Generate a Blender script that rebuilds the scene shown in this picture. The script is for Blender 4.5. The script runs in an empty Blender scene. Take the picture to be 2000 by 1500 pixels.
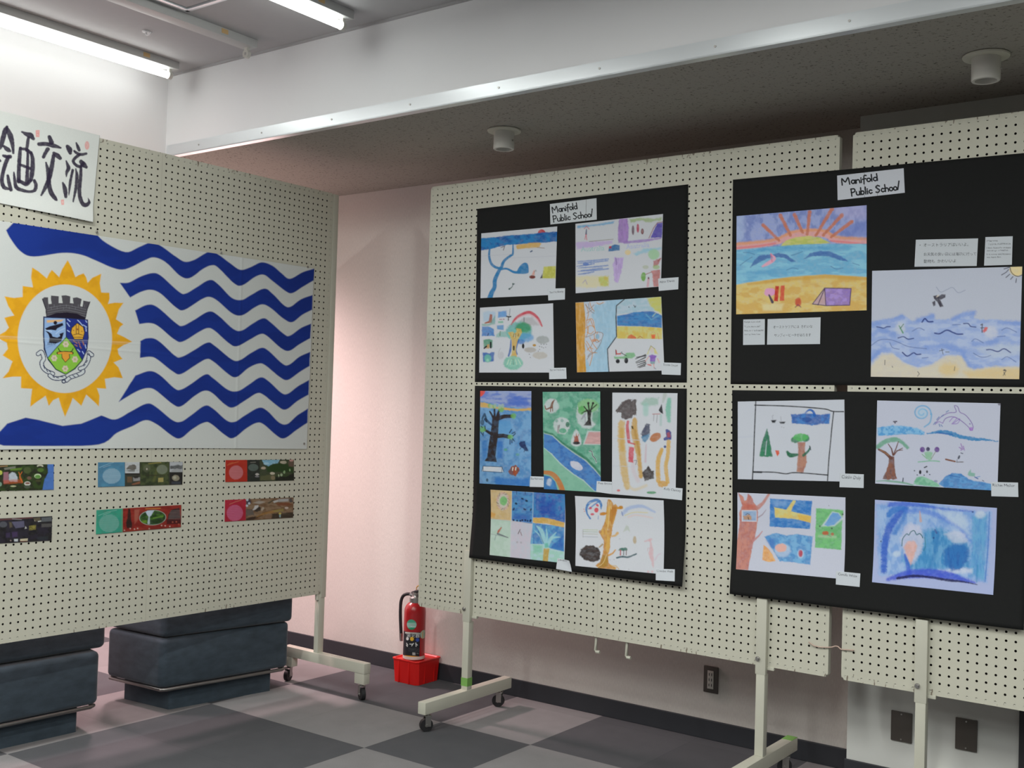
import bpy, bmesh, math, random
import numpy as np
from mathutils import Vector, Matrix

# ------------------------------------------------------------------ scene, camera, world, lights
sc = bpy.context.scene
COL = sc.collection
sc.view_settings.view_transform = 'Standard'
sc.view_settings.look = 'None'
sc.view_settings.gamma = 1.0
sc.view_settings.use_curve_mapping = False
sc.view_settings.exposure = 0.0
sc.cycles.use_denoising = True
sc.cycles.denoiser = 'OPENIMAGEDENOISE'
sc.cycles.max_bounces = 8
sc.cycles.diffuse_bounces = 6
sc.cycles.sample_clamp_indirect = 6.0

FPX, YAW, PIT, ROL, CAMH = 2120.5468, 0.6343, 0.0232, 0.0292, 1.4365      # 2000 x 1500 frame
_F = np.array([-math.sin(YAW)*math.cos(PIT), math.cos(YAW)*math.cos(PIT), math.sin(PIT)])
_R = np.array([math.cos(YAW), math.sin(YAW), 0.0])
_U = np.cross(_R, _F)
_c, _s = math.cos(ROL), math.sin(ROL)
_R, _U = _c*_R + _s*_U, -_s*_R + _c*_U
_C = np.array([0.0, 0.0, CAMH])
cam_d = bpy.data.cameras.new('camera')
cam = bpy.data.objects.new('camera', cam_d)
COL.objects.link(cam)
cam_d.sensor_fit = 'HORIZONTAL'
cam_d.sensor_width = 36.0
cam_d.lens = FPX*36.0/2000.0
cam_d.clip_start = 0.05
M = Matrix.Identity(4)
for i in range(3):
    M[i][0], M[i][1], M[i][2], M[i][3] = _R[i], _U[i], -_F[i], _C[i]
cam.matrix_world = M
sc.camera = cam

world = bpy.data.worlds.new('world')
sc.world = world
world.use_nodes = True
world.node_tree.nodes['Background'].inputs[0].default_value = (0.8, 0.85, 0.9, 1)
world.node_tree.nodes['Background'].inputs[1].default_value = 0.15

TUBE_STRENGTH = 9.0       # emission of the lit fluorescent tubes
TUBE_COL = (0.98, 1.0, 0.965)
ROOM_TUBE_W = 21.5         # the same tubes further back in the room
DAY_W = 24.0               # overcast daylight through the window in the left wall
DAY_COL = (1.0, 0.69, 0.71)

def area(name, loc, rot, sx, sy, watts, col):
    l = bpy.data.lights.new(name, 'AREA')
    l.shape = 'RECTANGLE'; l.size = sx; l.size_y = sy; l.energy = watts; l.color = col
    o = bpy.data.objects.new(name, l); COL.objects.link(o)
    o.location = loc; o.rotation_euler = rot
    return o
# tubes of the ceiling rows that lie outside the picture (the rows go on to the right and behind the camera)
for tx in (-4.44, -3.21, -1.95, -0.70, 0.55, 1.8):
    for ty, tk in ((1.2, 1.35), (-0.35, 0.85), (-1.9, 0.45)):      # rear rows weakened so the boards grade darker downwards
        area('ceiling_tube_light', (tx, ty, 2.985), (0, 0, 0), 0.05, 1.2, ROOM_TUBE_W*tk, TUBE_COL)
area('window_daylight', (-6.32, 2.4, 1.35), (0, math.radians(-90), 0), 1.75, 3.8, DAY_W, DAY_COL)

# lit downlights under the low soffit behind the left panel
for sx, sy, sw in ((-5.6, 3.95, 290.0), (-5.0, 2.62, 120.0), (-5.0, 1.1, 110.0)):
    l = bpy.data.lights.new('downlight_beam', 'SPOT'); l.energy = sw; l.color = DAY_COL
    l.spot_size = math.radians(150); l.spot_blend = 0.6; l.shadow_soft_size = 0.15
    o = bpy.data.objects.new('downlight_beam', l); COL.objects.link(o); o.location = (sx, sy, 2.555)

# ------------------------------------------------------------------ helpers
def obj(name, me, parent=None, mats=()):
    o = bpy.data.objects.new(name, me)
    COL.objects.link(o)
    for m in mats: o.data.materials.append(m)
    if parent: o.parent = parent
    return o
def tag(o, label=None, cat=None, group=None, kind=None):
    if label: o['label'] = label
    if cat: o['category'] = cat
    if group: o['group'] = group
    if kind: o['kind'] = kind
    return o
def thing(name, label, cat, loc=(0,0,0), rz=0.0, group=None):
    e = bpy.data.objects.new(name, None); COL.objects.link(e)
    e.empty_display_size = 0.05
    e.location = loc; e.rotation_euler = (0, 0, rz)
    return tag(e, label, cat, group)
def copy_tree(o, parent=None):
    c = o.copy(); COL.objects.link(c)
    if parent: c.parent = parent
    for ch in list(o.children): copy_tree(ch, c)
    return c

class MB:
    """collects solids into one mesh"""
    def __init__(s): s.bm = bmesh.new()
    def box(s, x0, x1, y0, y1, z0, z1, bev=0.0, seg=2, mi=0):
        n = bmesh.new()
        bmesh.ops.create_cube(n, size=1.0)
        bmesh.ops.scale(n, vec=(x1-x0, y1-y0, z1-z0), verts=n.verts)
        bmesh.ops.translate(n, vec=((x0+x1)/2, (y0+y1)/2, (z0+z1)/2), verts=n.verts)
        if bev: bmesh.ops.bevel(n, geom=list(n.edges), offset=bev, segments=seg, profile=0.6, affect='EDGES')
        return s._add(n, mi)
    def prism(s, pts, z0, z1, bev=0.0, seg=2, mi=0, vbev=0.0):
        n = bmesh.new()
        a = [n.verts.new((p[0], p[1], z0)) for p in pts]
        b = [n.verts.new((p[0], p[1], z1)) for p in pts]
        k = len(pts)
        n.faces.new(a[::-1]); n.faces.new(b)
        for i in range(k): n.faces.new((a[i], a[(i+1) % k], b[(i+1) % k], b[i]))
        bmesh.ops.recalc_face_normals(n, faces=n.faces)
        if vbev:
            e = [e for e in n.edges if abs(e.verts[0].co.z-e.verts[1].co.z) > 1e-6]
            bmesh.ops.bevel(n, geom=e, offset=vbev, segments=4, profile=0.5, affect='EDGES')
        if bev: bmesh.ops.bevel(n, geom=[e for e in n.edges if e.calc_face_angle(0) > 0.5], offset=bev, segments=seg, profile=0.5, affect='EDGES')
        return s._add(n, mi)
    def cyl(s, p, q, r, r2=None, n=20, mi=0):
        r2 = r if r2 is None else r2
        p, q = Vector(p), Vector(q); d = q-p
        m = bmesh.new()
        bmesh.ops.create_cone(m, cap_ends=True, segments=n, radius1=r, radius2=r2, depth=d.length)
        bmesh.ops.transform(m, matrix=Matrix.Translation((p+q)/2) @ d.to_track_quat('Z', 'Y').to_matrix().to_4x4(), verts=m.verts)
        return s._add(m, mi)
    def lathe(s, prof, c=(0,0,0), n=32, mi=0):
        m = bmesh.new(); rings = []
        for r, z in prof:
            rings.append([m.verts.new((c[0]+r*math.cos(2*math.pi*i/n), c[1]+r*math.sin(2*math.pi*i/n), c[2]+z)) for i in range(n)])
        for a, b in zip(rings, rings[1:]):
            for i in range(n): m.faces.new((a[i], a[(i+1) % n], b[(i+1) % n], b[i]))
        m.faces.new(rings[0][::-1]); m.faces.new(rings[-1])
        bmesh.ops.recalc_face_normals(m, faces=m.faces)
        return s._add(m, mi)
    def tube(s, pts, r, n=10, mi=0, closed=False):
        pts = [Vector(p) for p in pts]; m = bmesh.new(); rings = []; K = len(pts)
        ref = Vector((0, 0, 1))
        for i, p in enumerate(pts):
            if closed: t = pts[(i+1) % K]-pts[i-1]
            else: t = pts[min(i+1, K-1)]-pts[max(i-1, 0)]
            t.normalize()
            a = t.cross(ref)
            if a.length < 1e-3: a = t.cross(Vector((0, 1, 0)))
            a.normalize(); b = t.cross(a)
            rr = r[i] if isinstance(r, (list, tuple)) else r
            rings.append([m.verts.new(p+rr*(math.cos(2*math.pi*k/n)*a+math.sin(2*math.pi*k/n)*b)) for k in range(n)])
        pairs = list(zip(rings, rings[1:]))+([(rings[-1], rings[0])] if closed else [])
        for a, b in pairs:
            for k in range(n): m.faces.new((a[k], a[(k+1) % n], b[(k+1) % n], b[k]))
        if not closed:
            m.faces.new(rings[0][::-1]); m.faces.new(rings[-1])
        bmesh.ops.recalc_face_normals(m, faces=m.faces)
        return s._add(m, mi)
    def _add(s, n, mi):
        for f in n.faces: f.material_index = mi
        t = bpy.data.meshes.new('t'); n.to_mesh(t); n.free()
        s.bm.from_mesh(t); bpy.data.meshes.remove(t)
        return s
    def mesh(s, name, smooth=0.0):
        me = bpy.data.meshes.new(name); s.bm.to_mesh(me); s.bm.free()
        if smooth:
            me.polygons.foreach_set('use_smooth', [True]*len(me.polygons))
            try: me.set_sharp_from_angle(angle=math.radians(smooth))
            except Exception: pass
        return me
    def build(s, name, m, parent=None, smooth=35.0):
        return obj(name, s.mesh(name, smooth), parent, m if isinstance(m, (list, tuple)) else (m,))

def smooth_path(pts, k=8, closed=False):
    P = [np.array(p, float) for p in pts]; n = len(P); out = []
    for i in range(n if closed else n-1):
        a = P[i-1] if (closed or i > 0) else 2*P[0]-P[1]
        b, c = P[i], P[(i+1) % n]
        d = P[(i+2) % n] if (closed or i+2 < n) else 2*P[-1]-P[-2]
        for j in range(k):
            t = j/k
            out.append(0.5*((2*b)+(-a+c)*t+(2*a-5*b+4*c-d)*t*t+(-a+3*b-3*c+d)*t**3))
    if not closed: out.append(P[-1])
    return out

# picture <-> place: where the sight line of a pixel of the photograph meets a known plane
def pray(px):
    px = np.atleast_2d(np.asarray(px, float))
    return _F[None]+((px[:, :1]-1000)/FPX)*_R[None]-((px[:, 1:]-750)/FPX)*_U[None]
def project(X):
    d = np.asarray(X, float)-_C
    z = d @ _F
    return np.stack([1000+FPX*(d @ _R)/z, 750-FPX*(d @ _U)/z], -1)

# ------------------------------------------------------------------ materials
def lin(c):
    c = np.asarray(c, float)/255.0
    return np.where(c <= 0.04045, c/12.92, ((c+0.055)/1.055)**2.4)
def mat(name, col, rough=0.6, metal=0.0, noise=0.0, nscale=30.0, bump=0.0, bscale=200.0, stretch=(1,1,1), spec=0.4, sheen=0.0, coat=0.0):
    m = bpy.data.materials.new(name); m.use_nodes = True
    nt = m.node_tree; N = nt.nodes; L = nt.links
    b = N['Principled BSDF']
    b.inputs['Base Color'].default_value = (*col, 1)
    b.inputs['Roughness'].default_value = rough
    b.inputs['Metallic'].default_value = metal
    b.inputs['Specular IOR Level'].default_value = spec
    if sheen:
        b.inputs['Sheen Weight'].default_value = sheen; b.inputs['Sheen Roughness'].default_value = 0.4
    if coat:
        b.inputs['Coat Weight'].default_value = coat; b.inputs['Coat Roughness'].default_value = 0.08
    tc = N.new('ShaderNodeTexCoord'); mp = N.new('ShaderNodeMapping')
    mp.inputs['Scale'].default_value = stretch
    L.new(tc.outputs['Object'], mp.inputs['Vector'])
    n = N.new('ShaderNodeTexNoise'); n.inputs['Scale'].default_value = nscale; n.inputs['Detail'].default_value = 5
    L.new(mp.outputs[0], n.inputs['Vector'])
    mx = N.new('ShaderNodeMix'); mx.data_type = 'RGBA'
    mx.inputs[6].default_value = (*[c*(1-noise) for c in col], 1)
    mx.inputs[7].default_value = (*[min(1, c*(1+noise)) for c in col], 1)
    L.new(n.outputs['Fac'], mx.inputs[0]); L.new(mx.outputs[2], b.inputs['Base Color'])
    if bump:
        n2 = N.new('ShaderNodeTexNoise'); n2.inputs['Scale'].default_value = bscale; n2.inputs['Detail'].default_value = 3
        L.new(mp.outputs[0], n2.inputs['Vector'])
        bp = N.new('ShaderNodeBump'); bp.inputs['Strength'].default_value = bump; bp.inputs['Distance'].default_value = 0.002
        L.new(n2.outputs['Fac'], bp.inputs['Height']); L.new(bp.outputs[0], b.inputs['Normal'])
    return m
def emis(name, col, st):
    m = bpy.data.materials.new(name); m.use_nodes = True
    b = m.node_tree.nodes['Principled BSDF']
    b.inputs['Base Color'].default_value = (.9, .9, .9, 1)
    b.inputs['Emission Color'].default_value = (*col, 1); b.inputs['Emission Strength'].default_value = st
    return m
def nmath(nt, op, a, b=None, c=None):
    n = nt.nodes.new('ShaderNodeMath'); n.operation = op
    for i, v in enumerate((a, b, c)):
        if v is None: continue
        if isinstance(v, (int, float)): n.inputs[i].default_value = v
        else: nt.links.new(v, n.inputs[i])
    return n.outputs[0]

M_wall = mat('wallpaper', (0.62, 0.59, 0.55), 0.85, noise=0.16, nscale=50, bump=0.5, bscale=90, stretch=(6, 6, 1), spec=0.2)
M_white = mat('white_paint', (0.80, 0.81, 0.82), 0.7, noise=0.02, nscale=4, bump=0.05, spec=0.3)
M_far = mat('far_wall_paint', (0.26, 0.26, 0.25), 0.8, noise=0.03)
M_pillar = mat('pillar_paint', (0.62, 0.63, 0.60), 0.75, noise=0.03, nscale=8, spec=0.3)
M_ceil = mat('ceiling_board', (0.44, 0.44, 0.445), 0.85, noise=0.03, nscale=20, spec=0.2)
M_base = mat('baseboard_vinyl', (0.030, 0.032, 0.038), 0.5, noise=0.1, nscale=6)
M_frame = mat('cream_steel', (0.565, 0.56, 0.47), 0.45, noise=0.05, nscale=9, spec=0.5)
M_alu = mat('white_aluminium', (0.74, 0.78, 0.80), 0.28, metal=0.55, noise=0.04, nscale=3)
M_rail = mat('dull_rail_metal', (0.26, 0.25, 0.24), 0.4, metal=0.9, noise=0.1)
M_chrome = mat('chrome', (0.62, 0.62, 0.62), 0.22, metal=1.0)
M_steel = mat('zinc_steel', (0.45, 0.44, 0.42), 0.35, metal=0.9, noise=0.1)
M_rubber = mat('black_rubber', (0.018, 0.018, 0.02), 0.55)
M_brown = mat('shaded_hardboard_core', (0.022, 0.016, 0.012), 0.8, noise=0.2)  # raw board coloured near black, which puts shade into the holes
M_black = mat('black_card', (0.0105, 0.0112, 0.0112), 0.85, noise=0.15, nscale=90, spec=0.25, bump=0.05, bscale=300)
M_velvet = mat('blue_velvet', (0.050, 0.070, 0.090), 0.85, noise=0.5, nscale=14, bump=0.25, bscale=160, spec=0.2, sheen=0.35, stretch=(1, 1, 2.2))
M_red = mat('red_enamel', (0.42, 0.012, 0.016), 0.28, noise=0.04, coat=0.5)
M_redplastic = mat('red_plastic', (0.62, 0.012, 0.010), 0.38, noise=0.05, nscale=12)
M_fix = mat('fixture_enamel', (0.50, 0.51, 0.50), 0.45, noise=0.05, nscale=7)
M_tube = emis('lit_tube', TUBE_COL, TUBE_STRENGTH)
M_pale = mat('off_white_plastic', (0.60, 0.59, 0.54), 0.5, noise=0.03)
M_dark = mat('dark_bronze_plate', (0.10, 0.088, 0.078), 0.4, metal=0.3, noise=0.08)
M_door = mat('dark_door', (0.03, 0.03, 0.033), 0.5, noise=0.1)
M_tape = mat('orange_tape', (0.62, 0.42, 0.20), 0.6)
M_green = mat('green_tape', (0.20, 0.42, 0.10), 0.6)
M_wire = mat('wire_tie', (0.55, 0.40, 0.33), 0.5)
M_brass = mat('brass_ring', (0.62, 0.36, 0.09), 0.4)

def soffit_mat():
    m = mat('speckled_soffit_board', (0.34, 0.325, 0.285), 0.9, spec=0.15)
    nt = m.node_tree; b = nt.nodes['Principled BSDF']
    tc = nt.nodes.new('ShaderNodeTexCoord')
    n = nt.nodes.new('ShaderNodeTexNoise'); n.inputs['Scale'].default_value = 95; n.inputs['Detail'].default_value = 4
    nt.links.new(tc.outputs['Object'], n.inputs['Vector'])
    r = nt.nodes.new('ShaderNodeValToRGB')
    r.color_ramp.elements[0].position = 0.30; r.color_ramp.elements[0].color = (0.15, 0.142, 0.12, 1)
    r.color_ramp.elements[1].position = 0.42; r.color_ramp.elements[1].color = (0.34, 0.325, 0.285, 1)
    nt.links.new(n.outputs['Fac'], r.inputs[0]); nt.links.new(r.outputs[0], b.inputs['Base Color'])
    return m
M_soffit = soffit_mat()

TOX, TOY = -3.1813, 3.8539
def carpet_mat():
    m = mat('carpet_tiles', (0.1, 0.1, 0.1), 0.95, spec=0.1, bump=0.6, bscale=900)
    nt = m.node_tree; N = nt.nodes; L = nt.links; b = N['Principled BSDF']
    tc = N.new('ShaderNodeTexCoord'); sp = N.new('ShaderNodeSeparateXYZ')
    L.new(tc.outputs['Object'], sp.inputs[0])
    u = nmath(nt, 'DIVIDE', nmath(nt, 'SUBTRACT', sp.outputs[0], TOX), 0.5)
    v = nmath(nt, 'DIVIDE', nmath(nt, 'SUBTRACT', sp.outputs[1], TOY), 0.5)
    i = nmath(nt, 'FLOOR', u); j = nmath(nt, 'FLOOR', v)
    im = nmath(nt, 'FLOORED_MODULO', i, 3.0); jm = nmath(nt, 'FLOORED_MODULO', j, 3.0)
    A = nmath(nt, 'LESS_THAN', im, 0.5)                    # pale tile in an ordinary row
    J = nmath(nt, 'GREATER_THAN', jm, 1.5)                 # every third row is inverted
    light = nmath(nt, 'ABSOLUTE', nmath(nt, 'SUBTRACT', A, J))
    wn = N.new('ShaderNodeTexWhiteNoise'); wn.noise_dimensions = '2D'
    cb = N.new('ShaderNodeCombineXYZ'); L.new(i, cb.inputs[0]); L.new(j, cb.inputs[1]); L.new(cb.outputs[0], wn.inputs['Vector'])
    n = N.new('ShaderNodeTexNoise'); n.inputs['Scale'].default_value = 420; n.inputs['Detail'].default_value = 3
    L.new(tc.outputs['Object'], n.inputs['Vector'])
    n3 = N.new('ShaderNodeTexNoise'); n3.inputs['Scale'].default_value = 9; L.new(tc.outputs['Object'], n3.inputs['Vector'])
    mx = N.new('ShaderNodeMix'); mx.data_type = 'RGBA'
    mx.inputs[6].default_value = (0.100, 0.102, 0.110, 1); mx.inputs[7].default_value = (0.265, 0.258, 0.260, 1)
    L.new(light, mx.inputs[0])
    k = nmath(nt, 'ADD', 0.62, nmath(nt, 'MULTIPLY', n.outputs['Fac'], 0.6))
    k = nmath(nt, 'MULTIPLY', k, nmath(nt, 'ADD', 0.94, nmath(nt, 'MULTIPLY', wn.outputs['Value'], 0.12)))
    k = nmath(nt, 'MULTIPLY', k, nmath(nt, 'ADD', 0.9, nmath(nt, 'MULTIPLY', n3.outputs['Fac'], 0.2)))
    # seams between tiles
    fu = nmath(nt, 'ABSOLUTE', nmath(nt, 'SUBTRACT', nmath(nt, 'FRACT', u), 0.5))
    fv = nmath(nt, 'ABSOLUTE', nmath(nt, 'SUBTRACT', nmath(nt, 'FRACT', v), 0.5))
    seam = nmath(nt, 'GREATER_THAN', nmath(nt, 'MAXIMUM', fu, fv), 0.4965)
    k = nmath(nt, 'MULTIPLY', k, nmath(nt, 'SUBTRACT', 1.0, nmath(nt, 'MULTIPLY', seam, 0.12)))
    vm = N.new('ShaderNodeVectorMath'); vm.operation = 'SCALE'
    L.new(mx.outputs[2], vm.inputs[0]); L.new(k, vm.inputs['Scale']); L.new(vm.outputs[0], b.inputs['Base Color'])
    return m
M_carpet = carpet_mat()

def board_mat():
    """cream painted perforated hardboard; joint at mid width, paint chipped along the edges"""
    base = (0.58, 0.572, 0.475)
    m = mat('perforated_board_paint', base, 0.5, spec=0.35)
    nt = m.node_tree; N = nt.nodes; L = nt.links; b = N['Principled BSDF']
    tc = N.new('ShaderNodeTexCoord'); sp = N.new('ShaderNodeSeparateXYZ'); L.new(tc.outputs['Object'], sp.inputs[0])
    x, z = sp.outputs[0], sp.outputs[2]
    n = N.new('ShaderNodeTexNoise'); n.inputs['Scale'].default_value = 3; n.inputs['Detail'].default_value = 6; L.new(tc.outputs['Object'], n.inputs['Vector'])
    mp = N.new('ShaderNodeMapping'); mp.inputs['Scale'].default_value = (70, 1, 22); L.new(tc.outputs['Object'], mp.inputs['Vector'])
    n2 = N.new('ShaderNodeTexNoise'); n2.inputs['Scale'].default_value = 1.0; n2.inputs['Detail'].default_value = 3; L.new(mp.outputs[0], n2.inputs['Vector'])
    n4 = N.new('ShaderNodeTexNoise'); n4.inputs['Scale'].default_value = 26.0; n4.inputs['Detail'].default_value = 2; L.new(tc.outputs['Object'], n4.inputs['Vector'])
    edge = nmath(nt, 'MINIMUM', nmath(nt, 'SUBTRACT', 2.03, z), z)
    near = nmath(nt, 'SUBTRACT', 1.0, nmath(nt, 'MULTIPLY', edge, 22.0)); near = nmath(nt, 'MAXIMUM', near, 0.0)
    chip = nmath(nt, 'GREATER_THAN', nmath(nt, 'ADD', n2.outputs['Fac'], nmath(nt, 'MULTIPLY', near, 0.20)), 0.80)
    speck = nmath(nt, 'GREATER_THAN', n4.outputs['Fac'], 0.775)
    joint = nmath(nt, 'LESS_THAN', nmath(nt, 'ABSOLUTE', nmath(nt, 'SUBTRACT', x, 1.01)), 0.0009)
    f = nmath(nt, 'MULTIPLY', nmath(nt, 'MAXIMUM', chip, speck), 0.8); f = nmath(nt, 'MAXIMUM', f, nmath(nt, 'MULTIPLY', joint, 0.30))
    m1 = N.new('ShaderNodeMix'); m1.data_type = 'RGBA'
    m1.inputs[6].default_value = (*[c*0.94 for c in base], 1); m1.inputs[7].default_value = (*[c*1.06 for c in base], 1); L.new(n.outputs['Fac'], m1.inputs[0])
    m2 = N.new('ShaderNodeMix'); m2.data_type = 'RGBA'; m2.inputs[7].default_value = (0.14, 0.10, 0.07, 1)
    L.new(f, m2.inputs[0]); L.new(m1.outputs[2], m2.inputs[6]); L.new(m2.outputs[2], b.inputs['Base Color'])
    return m
M_board = board_mat()

def paint_mat(name, rough=0.75):
    m = bpy.data.materials.new(name); m.use_nodes = True
    nt = m.node_tree; b = nt.nodes['Principled BSDF']
    a = nt.nodes.new('ShaderNodeAttribute'); a.attribute_name = 'Col'
    tc = nt.nodes.new('ShaderNodeTexCoord')
    n = nt.nodes.new('ShaderNodeTexNoise'); n.inputs['Scale'].default_value = 260; n.inputs['Detail'].default_value = 3
    nt.links.new(tc.outputs['Object'], n.inputs['Vector'])
    vm = nt.nodes.new('ShaderNodeVectorMath'); vm.operation = 'SCALE'
    k = nmath(nt, 'ADD', 0.95, nmath(nt, 'MULTIPLY', n.outputs['Fac'], 0.1))
    nt.links.new(a.outputs['Color'], vm.inputs[0]); nt.links.new(k, vm.inputs['Scale'])
    nt.links.new(vm.outputs[0], b.inputs['Base Color'])
    b.inputs['Roughness'].default_value = rough; b.inputs['Specular IOR Level'].default_value = 0.25
    return m
M_paper = paint_mat('painted_paper')
M_cloth = paint_mat('printed_cotton', 0.9)
M_gloss = paint_mat('printed_card', 0.4)
# ------------------------------------------------------------------ the room
D, ZS, YB, ZC, XW = 4.4532, 2.6467, 3.3002, 3.0533, -4.617      # back wall, soffit height, beam face, ceiling height, left beam face
XR, YF, XL = 5.0, -6.0, -6.2
def struct(name, mb, m, smooth=0.0):
    o = mb.build(name, m, None, smooth); o['kind'] = 'structure'; return o
struct('floor', MB().box(XL-.1, XR+.1, YF-.1, D+.1, -.1, 0), M_carpet)
struct('wall_back', MB().box(XL-.1, XR+.1, D, D+.1, 0, ZC+.2), M_wall)
struct('wall_right', MB().box(XR, XR+.1, YF, D, 0, ZC+.2), M_far)
struct('wall_front', MB().box(XL, XR, YF-.1, YF, 0, ZC+.2), M_far)
WY0, WY1, WZ0, WZ1 = 0.5, 4.3, 0.45, 2.25
w = MB(); w.box(XL-.1, XL, YF, WY0, 0, ZC+.2); w.box(XL-.1, XL, WY1, D, 0, ZC+.2); w.box(XL-.1, XL, WY0, WY1, 0, WZ0); w.box(XL-.1, XL, WY0, WY1, WZ1, ZC+.2)
struct('wall_left', w, M_wall)
w = MB()
for y in (WY0, 1.75, 3.0, WY1): w.box(XL-.07, XL-.02, y-.025, y+.025, WZ0, WZ1)
w.box(XL-.07, XL-.02, WY0, WY1, WZ0, WZ0+.05); w.box(XL-.07, XL-.02, WY0, WY1, WZ1-.05, WZ1)
struct('window_1', w, M_alu)
struct('ceiling', MB().box(XW, XR, YF, YB, ZC, ZC+.08), M_ceil)
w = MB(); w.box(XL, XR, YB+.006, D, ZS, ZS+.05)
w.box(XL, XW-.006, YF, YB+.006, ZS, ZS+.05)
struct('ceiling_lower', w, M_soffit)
struct('wall_beam_back', MB().box(XW-.02, XR, YB, YB+.02, ZS+.002, ZC+.05), M_white)
struct('wall_beam_left', MB().box(XW-.02, XW, YF, YB, ZS+.002, ZC+.05), M_white)
w = MB(); w.box(XW+.012, XR, YB-.004, YB, ZS-.004, ZS+.052); w.box(XW, XR, YB-.004, YB+.03, ZS-.004, ZS+.0015)
TRIM = struct('trim_1', w, M_alu)
struct('trim_2', MB().box(XW, XR, YB-.010, YB, ZC-.010, ZC), M_ceil)
PX0, PX1, PD = -1.4595, -0.10, 4.2805
struct('pillar', MB().box(PX0, PX1, PD, D, 0, ZS), M_pillar)
struct('baseboard_back', MB().box(XL, PX0, D-.012, D, 0, .085, bev=.003), M_base)
struct('baseboard_pillar', MB().box(PX0-.006, -0.83, PD-.010, PD, 0, .10, bev=.003), M_base)
w = MB(); w.box(-0.825, -0.12, PD-.018, PD, 0, 2.02, bev=.003); w.box(-0.83, -0.80, PD-.024, PD, 0, 2.05); 
struct('door_1', w, M_door)
# screws along the metal edge
x = -4.35
while x < -0.2:
    MB().cyl((x, YB-.004, ZS+.026), (x, YB-.0065, ZS+.026), .0042, n=10).build('screw', M_steel, TRIM); x += 0.455
# small plates on the walls
def plate(name, label, cat, x0, x1, y, z0, z1, m, sockets=False):
    t = thing(name, label, cat, ((x0+x1)/2, y, z0))
    w_, h_ = (x1-x0)/2, z1-z0
    MB().box(-w_, w_, -.008, 0, 0, h_, bev=.003).build('cover_plate', m, t)
    if sockets:
        s = MB().box(-w_*.42, w_*.42, -.011, -.008, h_*.16, h_*.84, bev=.001).build('socket_insert', M_pale, t)
        for zc in (.30, .5, .70):
            for xc in (-.17, .17): MB().box(w_*xc-.0016, w_*xc+.0016, -.0115, -.0108, h_*zc-.006, h_*zc+.006).build('slot', M_rubber, s)
    else:
        for zc in (.08, .92): MB().cyl((0, -.008, h_*zc), (0, -.0095, h_*zc), .003, n=10).build('screw', M_steel, t)
    return t
plate('wall_outlet', 'brown wall outlet with cream socket insert below the left pegboard', 'outlet', -2.165, -2.095, D, .205, .322, M_dark, True)
plate('blank_plate', 'dark blank wall plate half hidden behind the white panel leg', 'wall plate', -1.288, -1.209, PD, .209, .322, M_dark)
plate('blank_plate', 'dark blank wall plate in plain view right of the rightmost panel leg', 'wall plate', -1.052, -.975, PD, .224, .340, M_dark)

# ------------------------------------------------------------------ ceiling fittings
def fixture(x, yend, label, lit, group='fluorescent batten fixtures on the ceiling'):
    """batten whose far end is at yend; x is its right hand side"""
    t = thing('fluorescent_fixture', label, 'ceiling light', (x-.036, yend, ZC), 0, group)
    b = MB(); Ln = 1.26
    b.prism([(-.036, -Ln), (.036, -Ln), (.036, 0), (-.036, 0)], -.037, 0, bev=.003).build('housing', M_fix, t)
    MB().box(-.0365, .0372, -.20, -.165, -.026, -.006, bev=.0005).build('label_tape', M_tape, t)
    for y in (-.030, -Ln+.030):
        h = MB(); h.box(-.010, .010, y-.008, y+.008, -.052, -.036, bev=.002)
        h.cyl((0, y-.009, -.066), (0, y+.009, -.066), .0185, n=20)
        hh = h.build('lamp_holder', M_pale, t)
        c = MB(); c.cyl((0, y-.0105, -.066), (0, y+.0105, -.066), .007, n=12); c.build('contact_cap', M_steel, hh)
    if lit:
        y0, y1 = -Ln+.040, -.040
        pr = [(.004, y0), (.012, y0+.002), (.016, y0+.010), (.016, y1-.010), (.012, y1-.002), (.004, y1)]
        m = MB(); m.lathe([(r, z) for r, z in pr], n=24)
        me = m.mesh('tube', 40); me.transform(Matrix.Rotation(math.radians(-90), 4, 'X')); me.transform(Matrix.Translation((0, 0, -.066)))
        obj('tube', me, t, (M_tube,))
    return t
fixture(-4.385, 3.195, 'lit fluorescent batten nearest the white left wall', True)
fixture(-3.807, 3.182, 'empty fluorescent batten without a tube between the two lit ones', False)
fixture(-3.178, 3.152, 'lit fluorescent batten right of the empty one', True)
# access hatch
hx0, hx1, hy0, hy1 = -3.765, -3.30, 2.31, 2.775
t = thing('ceiling_hatch', 'square framed access hatch in the ceiling beside the empty light batten', 'hatch', ((hx0+hx1)/2, (hy0+hy1)/2, ZC))
a, b_ = (hx1-hx0)/2, (hy1-hy0)/2
f = MB()
for (x0, x1, y0, y1) in ((-a, a, b_-.022, b_), (-a, a, -b_, -b_+.022), (-a, -a+.022, -b_, b_), (a-.022, a, -b_, b_)): f.box(x0, x1, y0, y1, -.012, 0, bev=.003)
f.build('frame', M_alu, t)
MB().box(-a+.03, a-.03, -b_+.03, b_-.03, -.006, 0, bev=.002).build('hatch_panel', M_ceil, t)
# little hook
t = thing('ceiling_hook', 'tiny white hook screwed into the ceiling near the lit batten', 'hook', (-4.145, 2.84, ZC))
MB().lathe([(.004, 0), (.018, -.001), (.016, -.006), (.005, -.008)], n=20).build('rose', M_white, t)
MB().tube(smooth_path([(0, 0, -.006), (0, 0, -.014), (.012, .0, -.020), (.030, 0, -.018), (.040, 0, -.012)]), .004, n=8).build('hook_arm', M_white, t)
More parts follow.
